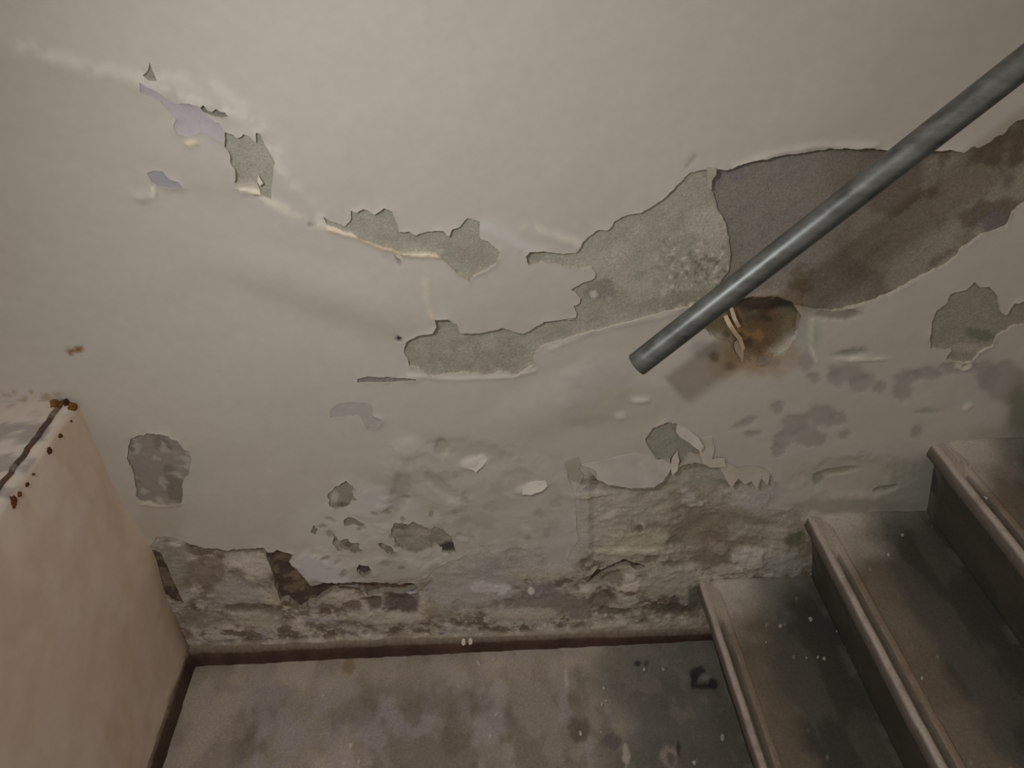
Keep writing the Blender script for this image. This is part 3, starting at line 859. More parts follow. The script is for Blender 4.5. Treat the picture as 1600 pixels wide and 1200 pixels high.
for r in range(len(REG) + 1):
    Fr = F[face_reg == r]
    if len(Fr) == 0:
        continue
    used, inv = np.unique(Fr, return_inverse=True)
    inv = inv.reshape(-1, 3)
    verts = np.stack([X[used], -HR[r][used], Z[used]], 1)
    cols = CR[r][used]
    # outward (-y) facing
    v0, v1, v2 = verts[inv[:, 0]], verts[inv[:, 1]], verts[inv[:, 2]]
    flip = ((v1 - v0)[:, 0] * (v2 - v0)[:, 2] - (v1 - v0)[:, 2] * (v2 - v0)[:, 0]) < 0
    inv[flip] = inv[flip][:, ::-1]
    faces = inv.tolist()
    V = verts.tolist()
    Cc = cols.tolist()
    thin = (r == 0)
    for (a, b, lo) in rims[r]:
        k = len(V)
        V += [(X[a], -HR[r][a], Z[a]), (X[b], -HR[r][b], Z[b]), (X[b], -HR[lo][b] + .002, Z[b]), (X[a], -HR[lo][a] + .002, Z[a])]
        low = QY[a] > 700
        rc = RIMD if (low or r != 0) else RIMC
        Cc += [C0[a] if r == 0 and not low else rc] * 2 + [rc] * 2
        faces.append((k, k + 1, k + 2, k + 3))
    if r == 0:
        wall_obj = mesh_obj('wall_back', V, faces, M_PAINT, None, np.array(Cc))
        tag(wall_obj, 'peeling off white limewashed stairwell wall behind the steel pipe', None, None, 'structure')
    else:
        nm, lb, _o, dep, rough, _a, mat = REG[r - 1]
        ob = mesh_obj(nm, V, faces, mat, wall_obj, np.array(Cc))
        if lb:
            ob['label'] = lb

# ------------------------------------------------------------------ curled plaster flakes standing off the wall (parts of it)


def flake(outline, lift, axis, col, name='plaster_flake', label=None, thick=.0012, base=.001, curl=1.5):
    """a thin scale of limewash: `lift` m off the wall at the far side along `axis` (survey px direction), zero at the near side"""
    O = ragged(outline, .7, 4.0)
    ax = np.array(axis, float)
    ax /= np.hypot(*ax)
    t = O @ ax
    t0, t1 = t.min(), t.max()
    inner = lattice(O[:, 0].min(), O[:, 0].max(), O[:, 1].min(), O[:, 1].max(), 5.0, 8)
    inner = inner[inside(O, inner)]
    inner = inner[dist_out(inner, O) > 2.0] if len(inner) else inner
    P = np.concatenate([O, inner]) if len(inner) else O
    m = len(O)
    rs = delaunay_2d_cdt([Vector(map(float, p)) for p in P], [(i, (i + 1) % m) for i in range(m)], [], 1, 1e-5)
    PV = np.array([(v.x, v.y) for v in rs[0]])
    T = [f for f in rs[2]]
    wx, wz = on_wall(PV[:, 0], PV[:, 1])
    u = np.clip((PV @ ax - t0) / max(1e-6, t1 - t0), 0, 1)
    h = base + lift * u ** curl + (fbm(PV[:, 0], PV[:, 1], 14, 77, 2) - .5) * .0015
    k = len(PV)
    V = [(wx[i], -h[i], wz[i]) for i in range(k)] + [(wx[i], -h[i] + thick, wz[i]) for i in range(k)]
    Fc = []
    for f in T:
        f = list(f)
        a, b, c = [PV[i] for i in f[:3]]
        if (b[0] - a[0]) * (c[1] - a[1]) - (b[1] - a[1]) * (c[0] - a[0]) > 0:
            f = f[::-1]
        Fc.append(f)
        Fc.append([i + k for i in f[::-1]])
    ec = {}
    for f in T:
        for j in range(len(f)):
            a, b = f[j], f[(j + 1) % len(f)]
            ec.setdefault((min(a, b), max(a, b)), []).append((a, b))
    for e, l in ec.items():
        if len(l) == 1:
            a, b = l[0]
            Fc.append([a, b, b + k, a + k])
    cols = np.tile(col, (2 * k, 1)) * (1 + (fbm(np.tile(PV[:, 0], 2), np.tile(PV[:, 1], 2), 16, 78, 3) - .5) * .25)[:, None]
    ob = mesh_obj(name, V, Fc, M_PAINT, wall_obj, cols, smooth=False)
    if label:
        ob['label'] = label
    return ob


fl = lambda c: alb(c, (130, 122, 114))
flake([(908, 724), (930, 720), (960, 715), (990, 708), (1018, 712), (1030, 722), (1046, 726), (1044, 736), (1036, 748), (1020, 756), (985, 757),
       (950, 752), (932, 744), (931, 733)], .010, (-.1, 1), fl((130, 122, 115)), base=.0004, label='broad pale flake curling down above the eroded foot')
flake([(883, 722), (890, 716), (903, 714), (908, 722), (905, 732), (912, 742), (906, 755), (892, 748), (886, 736)], .004, (-1, .2), fl((118, 110, 100)))
flake([(1020, 720), (1034, 716), (1048, 722), (1047, 730), (1040, 742), (1030, 738), (1022, 732)], .006, (.6, 1), fl((131, 123, 116)))
flake([(1050, 715), (1058, 705), (1061, 718), (1057, 732), (1049, 738), (1047, 728)], .007, (.2, 1), fl((137, 127, 116)))
flake([(1057, 664), (1072, 668), (1090, 680), (1098, 692), (1092, 700), (1078, 690), (1062, 682), (1056, 674)], .010, (.4, 1), fl((134, 126, 119)),
      label='small upright flake beside the bare patch above the first step')
flake([(1095, 684), (1113, 682), (1116, 700), (1112, 716), (1130, 714), (1134, 726), (1110, 728), (1097, 722), (1093, 706)], .005, (.2, 1), fl((134, 125, 114)))
flake([(1122, 726), (1136, 722), (1152, 730), (1166, 728), (1180, 728), (1194, 732), (1202, 738), (1196, 752), (1188, 744), (1180, 758), (1172, 748),
       (1162, 752), (1152, 744), (1140, 756), (1132, 744)], .011, (0, 1), fl((127, 118, 108)), label='ragged flake with a dark toothed lower edge')
flake([(1131, 494), (1137, 492), (1142, 505), (1150, 516), (1158, 526), (1161, 540), (1156, 545), (1153, 530), (1144, 520), (1136, 508)], .008, (.2, 1),
      alb((146, 128, 102), (128, 119, 110)), label='narrow yellowed curl of paint hanging under the pipe')
flake([(1147, 536), (1153, 530), (1158, 536), (1161, 548), (1158, 562), (1152, 552), (1148, 546)], .007, (.1, 1), alb((132, 117, 98), (128, 119, 110)))
flake([(1140, 482), (1145, 480), (1149, 494), (1155, 505), (1150, 508), (1143, 497)], .008, (.2, 1), alb((134, 118, 96), (128, 119, 110)))
flake([(617, 394), (624, 390), (630, 398), (629, 410), (626, 404), (620, 402)], .006, (0, -1), alb((182, 172, 158), (158, 151, 144)))
flake([(660, 436), (666, 440), (673, 450), (670, 452), (664, 446)], .004, (0, 1), alb((178, 168, 152), (156, 149, 142)))
flake([(655, 470), (668, 466), (676, 478), (678, 490), (668, 484), (658, 478)], .004, (0, -1), alb((176, 166, 150), (156, 149, 142)))
flake([(372, 286), (386, 285), (400, 290), (406, 298), (390, 300), (374, 294)], .005, (0, -1), alb((186, 176, 160), (160, 153, 146)))
flake([(816, 760), (830, 754), (852, 751), (856, 757), (846, 764), (828, 769), (816, 768)], .007, (.1, 1), fl((150, 140, 132)),
      label='pale chip of plaster lifting in the middle of the damp area')
flake([(720, 722), (738, 718), (762, 716), (756, 726), (744, 734), (732, 730)], .005, (.2, 1), fl((148, 141, 130)))
flake([(404, 272), (412, 285), (406, 290), (402, 282)], .004, (1, 0), alb((180, 172, 158), (160, 153, 146)))
flake([(1104, 262), (1118, 262), (1118, 272), (1112, 282), (1112, 296), (1106, 292), (1104, 276)], .003, (1, 0), alb((128, 121, 109), (146, 138, 130)))

# ------------------------------------------------------------------ low wall on the left (structure) with its steel corner bead


def sweep(profile, ys, colf, dispf=None):
    """profile: list of (x,z); swept along y"""
    V, Fc = [], []
    m = len(profile)
    for y in ys:
        for (x, z) in profile:
            V.append((x, y, z))
    for i in range(len(ys) - 1):
        for j in range(m - 1):
            a = i * m + j
            Fc.append((a, a + 1, a + m + 1, a + m))
    V = np.array(V)
    if dispf is not None:
        V = dispf(V)
    return V, Fc, colf(V)


prof = []
for z in np.linspace(0.0, ZL - .012, 64):
    prof.append((XL, z))
for a in np.linspace(0, 90, 7)[1:]:
    prof.append((XL - .012 + .012 * math.cos(math.radians(a)), ZL - .012 + .012 * math.sin(math.radians(a))))
for x in np.linspace(XL - .02, XL - 1.2, 110):
    prof.append((x, ZL))
ys_l = np.concatenate([np.linspace(0.004, -.45, 70), np.linspace(-.46, -1.0, 60), np.linspace(-1.03, -1.6, 20)])


def low_disp(V):
    x, y, z = V[:, 0].copy(), V[:, 1], V[:, 2]
    face = sstep(ZL + .001, ZL - .02, z)
    nse = (fbm(y, z, .12, 81, 4) - .5) * .006 + (fbm(y, z, .03, 82, 3) - .5) * .002
    corner = np.exp(y / .10)
    # the render bulges along the inner corner and is worn back at its foot
    bulge = .011 * np.exp(-((z - .37) / .10) ** 2) * corner
    V[:, 0] = x + face * (nse + bulge)
    top = 1 - face
    V[:, 2] = z + top * ((fbm(x, y, .06, 83, 4) - .5) * .006)
    return V


def low_col(V):
    x, y, z = V[:, 0], V[:, 1], V[:, 2]
    C = np.tile(lin((232, 211, 192)), (len(V), 1))
    C = mixc(C, lin((238, 221, 207)), sstep(.45, .68, fbm(y, z, .12, 85, 4)) * .6)
    C = mixc(C, lin((220, 197, 172)), sstep(.5, .7, fbm(y * 2.5, z, .10, 86, 4)) * .5)
    top = sstep(ZL - .010, ZL - .002, z)
    C = mixc(C, lin((206, 198, 188)), top * .8)
    C = mixc(C, lin((160, 150, 148)), top * sstep(.52, .66, fbm(x, y, .03, 87, 4)) * .8)
    # ochre line in the inner corner low down
    cor = np.exp(y / .03) * sstep(.30, .10, z)
    C = mixc(C, lin((120, 92, 70)), cor * .7)
    low = sstep(.06, .045, z + (fbm(y, z, .02, 88, 3) - .5) * .02)
    C = mixc(C, lin((110, 84, 70)), low * .8)
    return C


V, Fc, Cc = sweep(prof, ys_l, low_col, low_disp)
wl = mesh_obj('wall_left', V, Fc, M_PAINT, None, Cc)
tag(wl, 'low pinkish plastered parapet wall at the left with a rusty top edge', None, None, 'structure')

# corner bead: a thin angle of rusted steel let into the top edge
ys_b = np.linspace(-.004, -1.6, 280)
V, Fc = [], []
for i, y in enumerate(ys_b):
    wv = .0012 * math.sin(i * .9) + .0018 * (random.random() - .5)
    e = ZL + .0035
    row = [(XL - .0235 + wv, y, ZL - .004), (XL - .022 + wv, y, e), (XL - .018 + wv * .8, y, e + .001), (XL - .0148 + wv * .6, y, e - .0005), (XL - .0145 + wv * .6, y, ZL - .006)]
    V += row
m = 5
for i in range(len(ys_b) - 1):
    for j in range(m - 1):
        a = i * m + j
        Fc.append((a, a + m, a + m + 1, a + 1))
V = np.array(V)
Cb = np.tile(lin((92, 78, 72)), (len(V), 1))
Cb = mixc(Cb, lin((120, 72, 38)), sstep(.5, .62, fbm(V[:, 1], V[:, 0] * 3, .03, 90, 3)))
Cb = mixc(Cb, lin((104, 66, 32)), sstep(-.035, -.02, V[:, 1]))
Cb = mixc(Cb, lin((150, 138, 128)), sstep(.58, .68, fbm(V[:, 1], V[:, 0], .02, 91, 3)) * .6)
bead = mesh_obj('corner_bead', V, Fc, M_RUST, wl, Cb)
bead['label'] = 'rusted steel corner bead along the parapet top edge'


def rust_spot(px, py, r, col, stretch=1.0, ang=0.0):
    """a blister of rust on the parapet: on the right face just under the edge, or on the edge itself"""
    v = _f + (px - 800) / FOC * _r - (py - 600) / FOC * _u
    t = (XL - CAM[0]) / v[0]
    p = CAM + v * t
    if p[2] > ZL - .004 or p[1] > 0:
        t = (ZL + .004 - CAM[2]) / v[2]
        p = CAM + v * t
        ux, uy, nn = np.array([1, 0, 0.]), np.array([0, 1, 0.]), np.array([0, 0, 1.])
    else:
        ux, uy, nn = np.array([0, 1, 0.]), np.array([0, 0, 1.]), np.array([1, 0, 0.])
    p[1] = min(p[1], -.004 - r)
    up = .0045 if nn[2] > .5 else .0022
    V = [p + nn * (up + .08 * r)]
    K = 18
    for ring in (0.6, 1.0):
        for i in range(K):
            a = 2 * math.pi * i / K
            rr = r * ring * (1 + .6 * (random.random() - .5))
            A = math.radians(ang)
            e1, e2 = rr * math.cos(a) * stretch, rr * math.sin(a)
            V.append(p + ux * (e1 * math.cos(A) - e2 * math.sin(A)) + uy * (e1 * math.sin(A) + e2 * math.cos(A)) + nn * (up + .05 * r if ring < 1 else -.005))
    Fc = [(0, 1 + i, 1 + (i + 1) % K) for i in range(K)] + [(1 + i, 1 + K + i, 1 + K + (i + 1) % K, 1 + (i + 1) % K) for i in range(K)]
    C = np.tile(lin(col), (len(V), 1)) * np.random.default_rng(int(px * 7 + py)).uniform(.7, 1.25, (len(V), 1))
    return mesh_obj('rust_spot', V, Fc, M_RUST, wl, C)


for a in [(118, 634, .0085, (130, 82, 34), 1.3, 0), (90, 623, .0075, (124, 84, 40), 1.2, 0), (104, 628, .006, (70, 44, 26), .8, 0),
          (94, 681, .0050, (92, 58, 34)), (77, 704, .0075, (86, 52, 32)), (110, 658, .003, (100, 70, 48)), (42, 757, .0045, (96, 56, 36)),
          (52, 741, .0025, (100, 64, 44)), (21, 784, .0075, (112, 62, 34), 1.8, 55), (30, 772, .005, (120, 70, 40), 1.4, 55)]:
    a = list(a)
    a[2] *= .85
    rust_spot(*a)

# ------------------------------------------------------------------ landing floor
xs = np.concatenate([np.linspace(-1.9, -.7, 8), np.arange(XL - .02, .56, .0045), np.linspace(.6, 1.7, 10)])
ysf = np.concatenate([np.linspace(-2.4, -.56, 12), np.arange(-.55, .012, .0045)])
GX, GY = np.meshgrid(xs, ysf)
fx, fy = GX.ravel(), GY.ravel()
nx, ny = len(xs), len(ysf)
fz = (fbm(fx, fy, .09, 101, 4) - .5) * .004 + (fbm(fx, fy, .015, 102, 3) - .5) * .0012
CF = np.tile(lin((138, 128, 118)), (len(fx), 1))
CF = mixc(CF, lin((164, 152, 142)), sstep(.48, .64, fbm(fx, fy * .8, .10, 103, 5)) * .75)
CF = mixc(CF, lin((108, 99, 90)), sstep(.52, .38, fbm(fx, fy * .6, .085, 104, 5, .6)) * .6)
CF = mixc(CF, lin((148, 140, 140)), sstep(.54, .64, fbm(fx, fy * .6, .05, 105, 4)) * .6)
CF = mixc(CF, lin((92, 82, 72)), sstep(.54, .72, fbm(fx, fy * .6, .04, 106, 4)) * .4)
nearwall = np.exp(-((fy + .045) / .05) ** 2)
CF = mixc(CF, lin((166, 154, 138)), nearwall * .45)
dark = sstep(.19, .36, fx + (fbm(fx, fy, .09, 107, 4) - .5) * .18 - .25 * (fy + .1))
CF = mixc(CF, lin((86, 85, 77)), dark * .85)
CF = mixc(CF, lin((112, 112, 104)), dark * nearwall * .5)
CF = mixc(CF, lin((118, 112, 104)), dark * sstep(.55, .66, fbm(fx, fy, .03, 108, 4)) * .55)
CF = mixc(CF, lin((200, 190, 176)), sstep(.90, .94, fbm(fx, fy * .7, .012, 109, 2)) * .6)
fqx, fqy = survey(fx, fy, 0 * fx)
for (a, b, r1, r2, cc, s) in [(996, 1037, 6, 5, (50, 50, 48), .9), (1010, 1036, 4, 7, (66, 64, 58), .8), (1090, 1050, 14, 9, (44, 44, 42), .85),
                              (1084, 1064, 6, 12, (44, 44, 42), .9), (1100, 1072, 16, 5, (44, 42, 40), .9), (1114, 1068, 8, 9, (40, 40, 38), .9),
                              (1100, 1058, 8, 6, (118, 118, 112), .8), (1046, 1182, 13, 16, (140, 130, 120), .8), (1048, 1186, 7, 10, (84, 78, 72), .8),
                              (1060, 1172, 3, 12, (40, 38, 36), .8), (545, 1040, 9, 14, (128, 100, 74), .6), (905, 1140, 16, 20, (82, 72, 62), .7),
                              (955, 1158, 16, 12, (84, 76, 76), .6), (978, 1180, 6, 16, (176, 164, 152), .7), (885, 1060, 4, 14, (176, 166, 156), .6),
                              (365, 1078, 12, 8, (140, 132, 126), .6), (430, 1080, 30, 10, (140, 132, 130), .5), (700, 1100, 60, 22, (100, 90, 82), .4)]:
    d = np.hypot((fqx - a) / r1, (fqy - b) / r2) + (fbm(fqx, fqy, 8, int(a), 3) - .5) * .8
    CF = mixc(CF, lin(cc), sstep(1.25, .75, d) * s)
CF = CF * 1.45
Fc = [(j * nx + i, j * nx + i + 1, (j + 1) * nx + i + 1, (j + 1) * nx + i) for j in range(ny - 1) for i in range(nx - 1)]
fl_o = mesh_obj('floor', np.stack([fx, fy, fz], 1), Fc, M_FLOOR, None, CF)
tag(fl_o, 'mottled grey concrete landing floor at the foot of the stairs', None, None, 'structure')

# ------------------------------------------------------------------ dark skirting


def skirting(name, p0, p1, nrm, hs, thick, label, seed, step=.006):
    p0, p1, nrm = np.array(p0, float), np.array(p1, float), np.array(nrm, float)
    L = np.linalg.norm(p1 - p0)
    k = int(L / step)
    V, C = [], []
    d = (p1 - p0) / k
    t = np.arange(k + 1) / k
    wob = (fbm(t * L, 0 * t, .05, seed, 3) - .5)
    for i in range(k + 1):
        b = p0 + d * i
        h = np.interp(t[i], [q0 for q0, _ in hs], [q1 for _, q1 in hs]) + wob[i] * .006
        th = thick + wob[(i * 3) % (k + 1)] * .004
        up = np.array([0, 0, 1.])
        V += [b + nrm * th - up * .004, b + nrm * th + up * h * .5, b + nrm * th + up * (h - .003), b + nrm * (th - .003) + up * h, b - nrm * .006 + up * (h + .004)]
        fr = lin((84, 65, 56)) * (1 + .9 * (float(fbm(np.array([i * step]), np.array([0.]), .03, seed + 3, 3)[0]) - .5))
        tp = lin((150, 138, 118)) * (1 + .2 * (random.random() - .5))
        mid = .65 * fr + .35 * tp
        C += [fr, fr, fr * 1.05, mid, tp]
    Fc = []
    for i in range(k):
        for j in range(4):
            a = i * 5 + j
            Fc.append((a, a + 5, a + 6, a + 1))
    o = mesh_obj(name, V, Fc, M_TRIM, None, np.array(C))
    tag(o, label, None, None, 'structure')
    return o


skirting('baseboard_back', (XL - .002, 0, 0), (.52, 0, 0), (0, -1, 0), [(0, .046), (.45, .040), (.8, .032), (1, .024)], .012,
         'dark brown painted skirting along the peeling wall', 120)
skirting('baseboard_left', (XL, -.012, 0), (XL, -1.6, 0), (1, 0, 0), [(0, .052), (1, .052)], .006,
         'dark brown painted skirting at the foot of the low wall', 121)

# ------------------------------------------------------------------ stairs
NX = [.4561, .6425, .8282, 1.0140, 1.1998, 1.3856]
NZ = [.190, .3815, .5650, .7530, .9410, 1.1290]
LEAN = .056
stairs = empty('staircase', (NX[0], -.5, 0))
tag(stairs, 'flight of worn grey concrete steps with pale grooved edges rising to the right', 'stairs')
YS = np.concatenate([np.arange(.006, -.62, -.006), np.linspace(-.64, -1.25, 14)])


def mesh_local(o, origin):
    o.data.transform(Matrix.Translation(-Vector(origin)))


for s in range(6):
    n0, z1 = NX[s], NZ[s]
    z0 = 0.0 if s == 0 else NZ[s - 1]
    bx = n0 + LEAN
    nb = (NX[s + 1] if s < 5 else n0 + .186) + LEAN + .006
    # riser leans in under the nose, tread runs back to the next riser
    pr = [(bx + .003, z0 - .003)]
    for t in np.linspace(.02, 1, 14):
        pr.append((bx + (n0 + .018 - bx) * t, z0 + (z1 - .030 - z0) * t))
    pr += [(n0 + .010, z1 - .027), (n0 + .006, z1 - .004)]
    for x in np.linspace(n0 + .036, nb, 46):
        pr.append((x, z1))
    pr[16:16] = [(n0 + .012, z1 - .004), (n0 + .034, z1 - .003)]

    def step_disp(V, n0=n0, z1=z1, sd=s):
        x, y, z = V[:, 0].copy(), V[:, 1], V[:, 2].copy()
        tr = (z > z1 - .001)
        V[:, 2] = z + np.where(tr, (fbm(x, y, .08, 130 + sd, 3) - .5) * .003, 0)
        V[:, 0] = x + np.where(~tr, (fbm(y, z, .06, 140 + sd, 3) - .5) * .004, 0)
        # sagged cement fillet against the wall
        V[:, 2] += np.where(tr, .008 * np.exp(-np.abs(y) / .014) * sstep(n0 + .02, n0 + .05, x), 0)
        return V

    def step_col(V, n0=n0, z1=z1, sd=s):
        x, y, z = V[:, 0], V[:, 1], V[:, 2]
        tread = sstep(z1 - .004, z1 - .002, z)
        u = x - n0
        wv = (fbm(x, y, .05, 150 + sd, 4) - .5)
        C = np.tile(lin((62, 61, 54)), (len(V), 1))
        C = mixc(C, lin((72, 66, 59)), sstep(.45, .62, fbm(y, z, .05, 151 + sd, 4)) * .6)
        T = np.tile(lin((78, 75, 68)), (len(V), 1))
        T = mixc(T, lin((60, 58, 53)), sstep(.45, .6, fbm(x, y * .4, .05, 152 + sd, 4)) * .8)
        brown = sstep(.115, .075, u + wv * .06 + .02 * (y + .3))
        T = mixc(T, lin((99, 88, 75)), brown * .85)
        T = mixc(T, lin((108, 98, 85)), brown * sstep(.52, .64, fbm(x, y * .5, .035, 153 + sd, 4)) * .5)
        white = sstep(-.17, -.04, y - u * .55 + .02 + (fbm(x, y, .05, 154 + sd, 4) - .5) * .09)
        T = mixc(T, lin((164, 154, 144)), white * .95 * sstep(.19, .08, u))
        T = mixc(T, lin((112, 111, 101)), white * .9 * sstep(.09, .16, u))
        T = mixc(T, lin((150, 144, 134)), sstep(.90, .94, fbm(x, y, .012, 155 + sd, 2)) * .5)
        back = sstep(.222, .238, u + wv * .01)
        T = mixc(T, lin((100, 98, 88)), back * sstep(.5, .6, fbm(y, x, .04, 156 + sd, 3)) * .5)
        # riser: whitewash drips near the wall, paler worn band
        rz = sstep(-.05, -.01, y + (fbm(y, z, .03, 157 + sd, 3) - .5) * .05)
        C = mixc(C, lin((92, 91, 83)), rz * .8)
        C = mixc(C, lin((58, 50, 46)), rz * sstep(.52, .6, fbm(y, z, .02, 158 + sd, 3)) * .8)
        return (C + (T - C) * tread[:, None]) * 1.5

    V, Fc, Cc = sweep(pr, YS, step_col, step_disp)
    m = len(pr)
    # close the open end of the step
    k = len(V)
    last = (len(YS) - 1) * m
    V = np.concatenate([V, [[nb, YS[-1], z0 - .003]]])
    Cc = np.concatenate([Cc, [lin((90, 86, 78))]])
    for j in range(m - 1):
        Fc.append((last + j, last + j + 1, k))
    st = mesh_obj('step', V, [f[::-1] for f in Fc], M_STEP, stairs, Cc)
    mesh_local(st, stairs.location)
    # nosing: pale worn lip, brown groove, second ridge
    np_ = [(n0 + .008, z1 - .030), (n0 + .001, z1 - .028), (n0 - .001, z1 - .022), (n0, z1 - .006), (n0 + .002, z1 - .0015), (n0 + .0045, z1 + .0005),
           (n0 + .0105, z1 + .0008), (n0 + .0135, z1 - .0015), (n0 + .016, z1 - .0028), (n0 + .024, z1 - .0028), (n0 + .0265, z1 - .001),
           (n0 + .029, z1 + .0008), (n0 + .036, z1 + .0008), (n0 + .039, z1 + .0003), (n0 + .041, z1 - .002)]

    def nos_disp(V, n0=n0, z1=z1, sd=s):
        y = V[:, 1]
        V[:, 0] += (fbm(y, 0 * y, .04, 160 + sd, 3) - .5) * .003
        fill = sstep(-.10, -.06, y + (fbm(y, V[:, 0], .03, 161 + sd, 2) - .5) * .03)
        g = (V[:, 2] < z1 - .0009) & (V[:, 0] > n0 + .009) & (V[:, 0] < n0 + .034)
        V[:, 2] = np.where(g, V[:, 2] + (z1 - V[:, 2]) * fill * .95, V[:, 2])
        return V

    def nos_col(V, n0=n0, z1=z1, sd=s):
        x, y, z = V[:, 0], V[:, 1], V[:, 2]
        u = x - n0
        C = np.tile(lin((184, 170, 160)), (len(V), 1))
        C = mixc(C, lin((110, 94, 76)), sstep(.0105, .014, u) * sstep(.029, .0255, u))
        C = mixc(C, lin((138, 121, 104)), sstep(.0255, .029, u))
        C = mixc(C, lin((104, 90, 74)), sstep(.037, .041, u))
        C = mixc(C, lin((124, 106, 88)), sstep(.5, .66, fbm(x, y, .03, 162 + sd, 4)) * .45)
        C = mixc(C, lin((186, 172, 160)), sstep(-.15, -.07, y + (fbm(x, y, .04, 163 + sd, 3) - .5) * .07) * .85)
        C = mixc(C, lin((92, 86, 78)), sstep(z1 - .003, z1 - .007, z) * .95)
        return C

    V, Fc, Cc = sweep(np_, YS, nos_col, nos_disp)
    ns = mesh_obj('nosing_strip', V, [f[::-1] for f in Fc], M_STEP, st, Cc)
    mesh_local(ns, stairs.location)
    ns['label'] = 'pale worn step edge with a brown groove'

# ------------------------------------------------------------------ galvanised pipe handrail
PK = .115
ax0, az0 = on_wall(994.5, 570.5, -PK)
ax1, az1 = on_wall(1500, 176, -PK)
A = Vector((float(ax0), -PK, float(az0)))
D = (Vector((float(ax1), -PK, float(az1))) - A).normalized()
LEN = 1.45
RAD = .0177
pipe = empty('pipe_handrail', A)
tag(pipe, 'grey galvanised steel pipe handrail with a cut open end slanting up along the wall', 'handrail')
rot = D.to_track_quat('Z', 'Y').to_matrix().to_4x4()
K = 48
V, Fc = [], []
rings = [(RAD - .0032, .10), (RAD - .0032, .0012), (RAD - .0024, .0), (RAD - .0008, .0), (RAD, .0012)]
rings += [(RAD, .02 + i * (LEN - .02) / 30) for i in range(31)] + [(RAD - .0032, LEN)]
for r_, t in rings:
    for i in range(K):
        a = 2 * math.pi * i / K
        V.append((r_ * math.cos(a), r_ * math.sin(a), t))
for j in range(len(rings) - 1):
    for i in range(K):
        Fc.append((j * K + i, j * K + (i + 1) % K, (j + 1) * K + (i + 1) % K, (j + 1) * K + i))
tube = mesh_obj('tube', V, Fc, M_PIPE, pipe)
tube.data.transform(rot)
# brackets that carry it, both further up than the photograph shows
for t in (.80, 1.36):
    c = D * t
    bm = bmesh.new()
    path = [Vector((0, 0, -RAD)), Vector((0, 0, -.045)), Vector((0, .012, -.058)), Vector((0, .03, -.062)), Vector((0, PK - .004, -.062))]
    prev = None
    for i, p in enumerate(path):
        tan = (path[min(i + 1, len(path) - 1)] - path[max(i - 1, 0)]).normalized()
        qx = Vector((1, 0, 0))
        qy = tan.cross(qx).normalized()
        ring = [bm.verts.new(c + p + (qx * math.cos(a) + qy * math.sin(a)) * .006) for a in [2 * math.pi * k / 14 for k in range(14)]]
        if prev:
            for k in range(14):
                bm.faces.new((prev[k], prev[(k + 1) % 14], ring[(k + 1) % 14], ring[k]))
        prev = ring
    me = bpy.data.meshes.new('bracket')
    bm.to_mesh(me)
    bm.free()
    me.materials.append(M_PIPE)
    for p in me.polygons:
        p.use_smooth = True
    br = bpy.data.objects.new('bracket', me)
    COL.objects.link(br)
    br.parent = pipe
    bm = bmesh.new()
    bmesh.ops.create_cone(bm, cap_ends=True, segments=28, radius1=.03, radius2=.026, depth=.006,
                          matrix=Matrix.Translation(c + Vector((0, PK - .004, -.062))) @ Matrix.Rotation(math.radians(90), 4, 'X'))
    me = bpy.data.meshes.new('wall_plate')
    bm.to_mesh(me)
    bm.free()
    me.materials.append(M_PIPE)
    wp = bpy.data.objects.new('wall_plate', me)
    COL.objects.link(wp)
    wp.parent = br

# ------------------------------------------------------------------ plaster chips lying on the landing and the steps


def chip(px, py, z, r, label, group, col=(206, 196, 180), el=1.6):
    x, y = on_level(px, py, z)
    y = min(y, -.004 - r)
    rng = random.Random(int(px * 13 + py))
    k = rng.randint(5, 7)
    a0 = rng.random() * 6.28
    tilt = rng.uniform(-.15, .15)
    V = []
    th = max(.0016, r * .28)
    dirn = rng.uniform(1.0, 2.1)
    for lev in (0, 1):
        for i in range(k):
            a = a0 + 2 * math.pi * i / k + rng.uniform(-.25, .25) * (1 - lev)
            rr = r * (1 - .22 * lev) * (.75 + .4 * ((i * 37 + int(px)) % 7) / 7)
            ex, ey = rr * math.cos(a) * el, rr * math.sin(a)
            V.append((ex * math.cos(dirn) - ey * math.sin(dirn), ex * math.sin(dirn) + ey * math.cos(dirn), lev * th + (ex * tilt if lev else 0)))
    Fc = [list(range(k))[::-1], list(range(k, 2 * k))] + [[i, (i + 1) % k, (i + 1) % k + k, i + k] for i in range(k)]
    C = np.tile(lin(col), (len(V), 1))
    o = mesh_obj('plaster_chip', V, Fc, M_CHIP, None, C, smooth=False)
    o.location = (x, y, z)
    tag(o, label, 'chip', group)
    return o


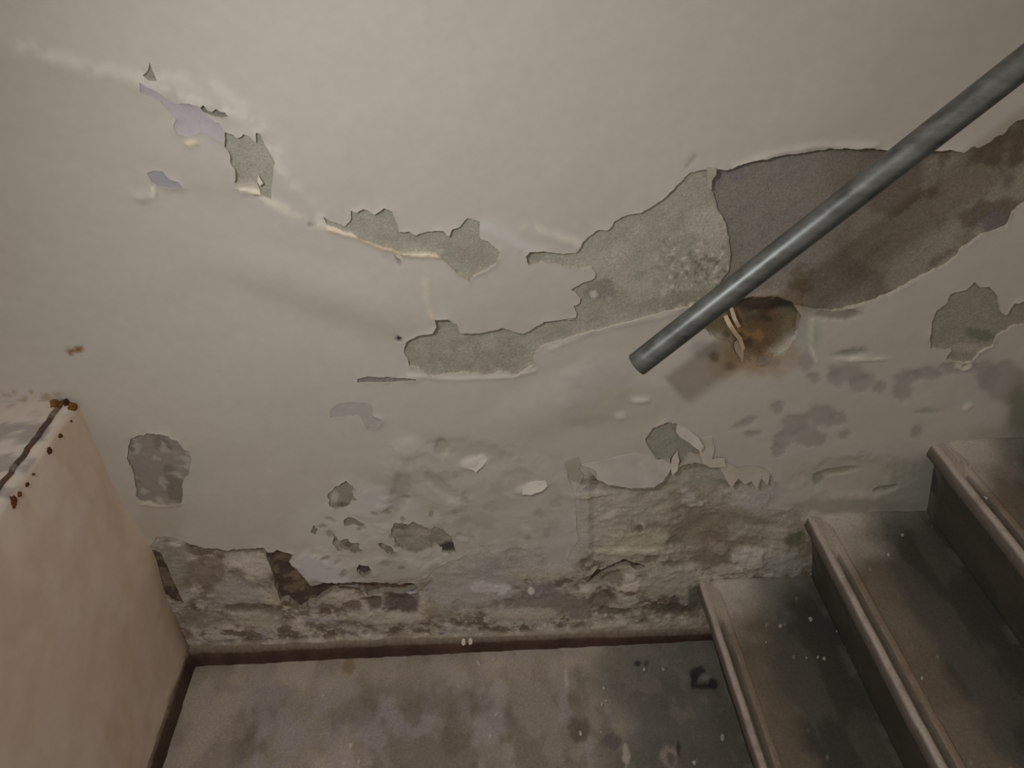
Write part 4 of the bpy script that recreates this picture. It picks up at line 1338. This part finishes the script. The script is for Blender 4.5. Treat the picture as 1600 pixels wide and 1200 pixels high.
GL = 'plaster chips on the landing floor'
chip(724, 988, .040, .0062, 'left of two white plaster chips resting on the dark skirting edge', 'plaster chips on the skirting', (226, 218, 202))
chip(735, 992, .040, .0062, 'right of two white plaster chips resting on the dark skirting edge', 'plaster chips on the skirting', (226, 218, 202))
chip(747, 1036, .0015, .0052, 'left of two pale plaster chips on the floor just below the skirting', GL)
chip(771, 1028, .0015, .0060, 'right of two pale plaster chips on the floor just below the skirting', GL, (200, 186, 172))
chip(1129, 1152, .0015, .0052, 'pale plaster chip on the dark floor close to the first step', GL, (180, 174, 162))
ORD = ['first', 'second', 'third', 'fourth', 'fifth', 'sixth', 'seventh', 'eighth', 'ninth', 'tenth', 'eleventh', 'twelfth', 'thirteenth', 'fourteenth']
CNT = {6: 'six', 7: 'seven', 14: 'fourteen'}
for i, (a, b, r) in enumerate(sorted([(943, 1075, .0038), (940, 1101, .0030), (947, 1095, .0026), (907, 1146, .0044), (939, 1144, .0026), (755, 1003, .0028), (1085, 1192, .0046),
                  (455, 1031, .0024), (561, 1190, .0052), (442, 1152, .0026), (783, 1066, .0026), (690, 1036, .0022), (1006, 1046, .0034), (1036, 1046, .0036)])):
    chip(a, b, .0015, r, ORD[i] + ' from left of the fourteen tiny pale plaster crumbs scattered on the landing floor', GL, (196, 186, 172), 1.4)
for (lvl, lst, lab) in [(0, [(1267, 968, .0048), (1219, 978, .0038), (1278, 1027, .0032), (1288, 1029, .0036), (1308, 986, .0026), (1197, 1004, .0024), (1260, 1028, .0022)],
                         'small pale plaster chip lying on the first step'),
                        (1, [(1270, 811, .0040), (1333, 823, .0050), (1283, 830, .0040), (1388, 867, .0034), (1344, 855, .0028), (1410, 836, .0034), (1440, 1060, .0026)],
                         'small pale plaster chip lying on the second step'),
                        (2, [(1498, 720, .0036), (1508, 726, .0058), (1515, 729, .0036), (1527, 736, .0030), (1540, 778, .0032), (1530, 728, .0022)],
                         'small pale plaster chip lying on the third step')]:
    for i, (a, b, r) in enumerate(sorted(lst)):
        chip(a, b, NZ[lvl] + .001, r, lab.replace('small pale plaster chip', ORD[i] + ' from left of the ' + CNT[len(lst)] + ' pale plaster chips'), lab.replace('small pale plaster chip lying', 'plaster chips'), (176, 168, 155), 1.4)
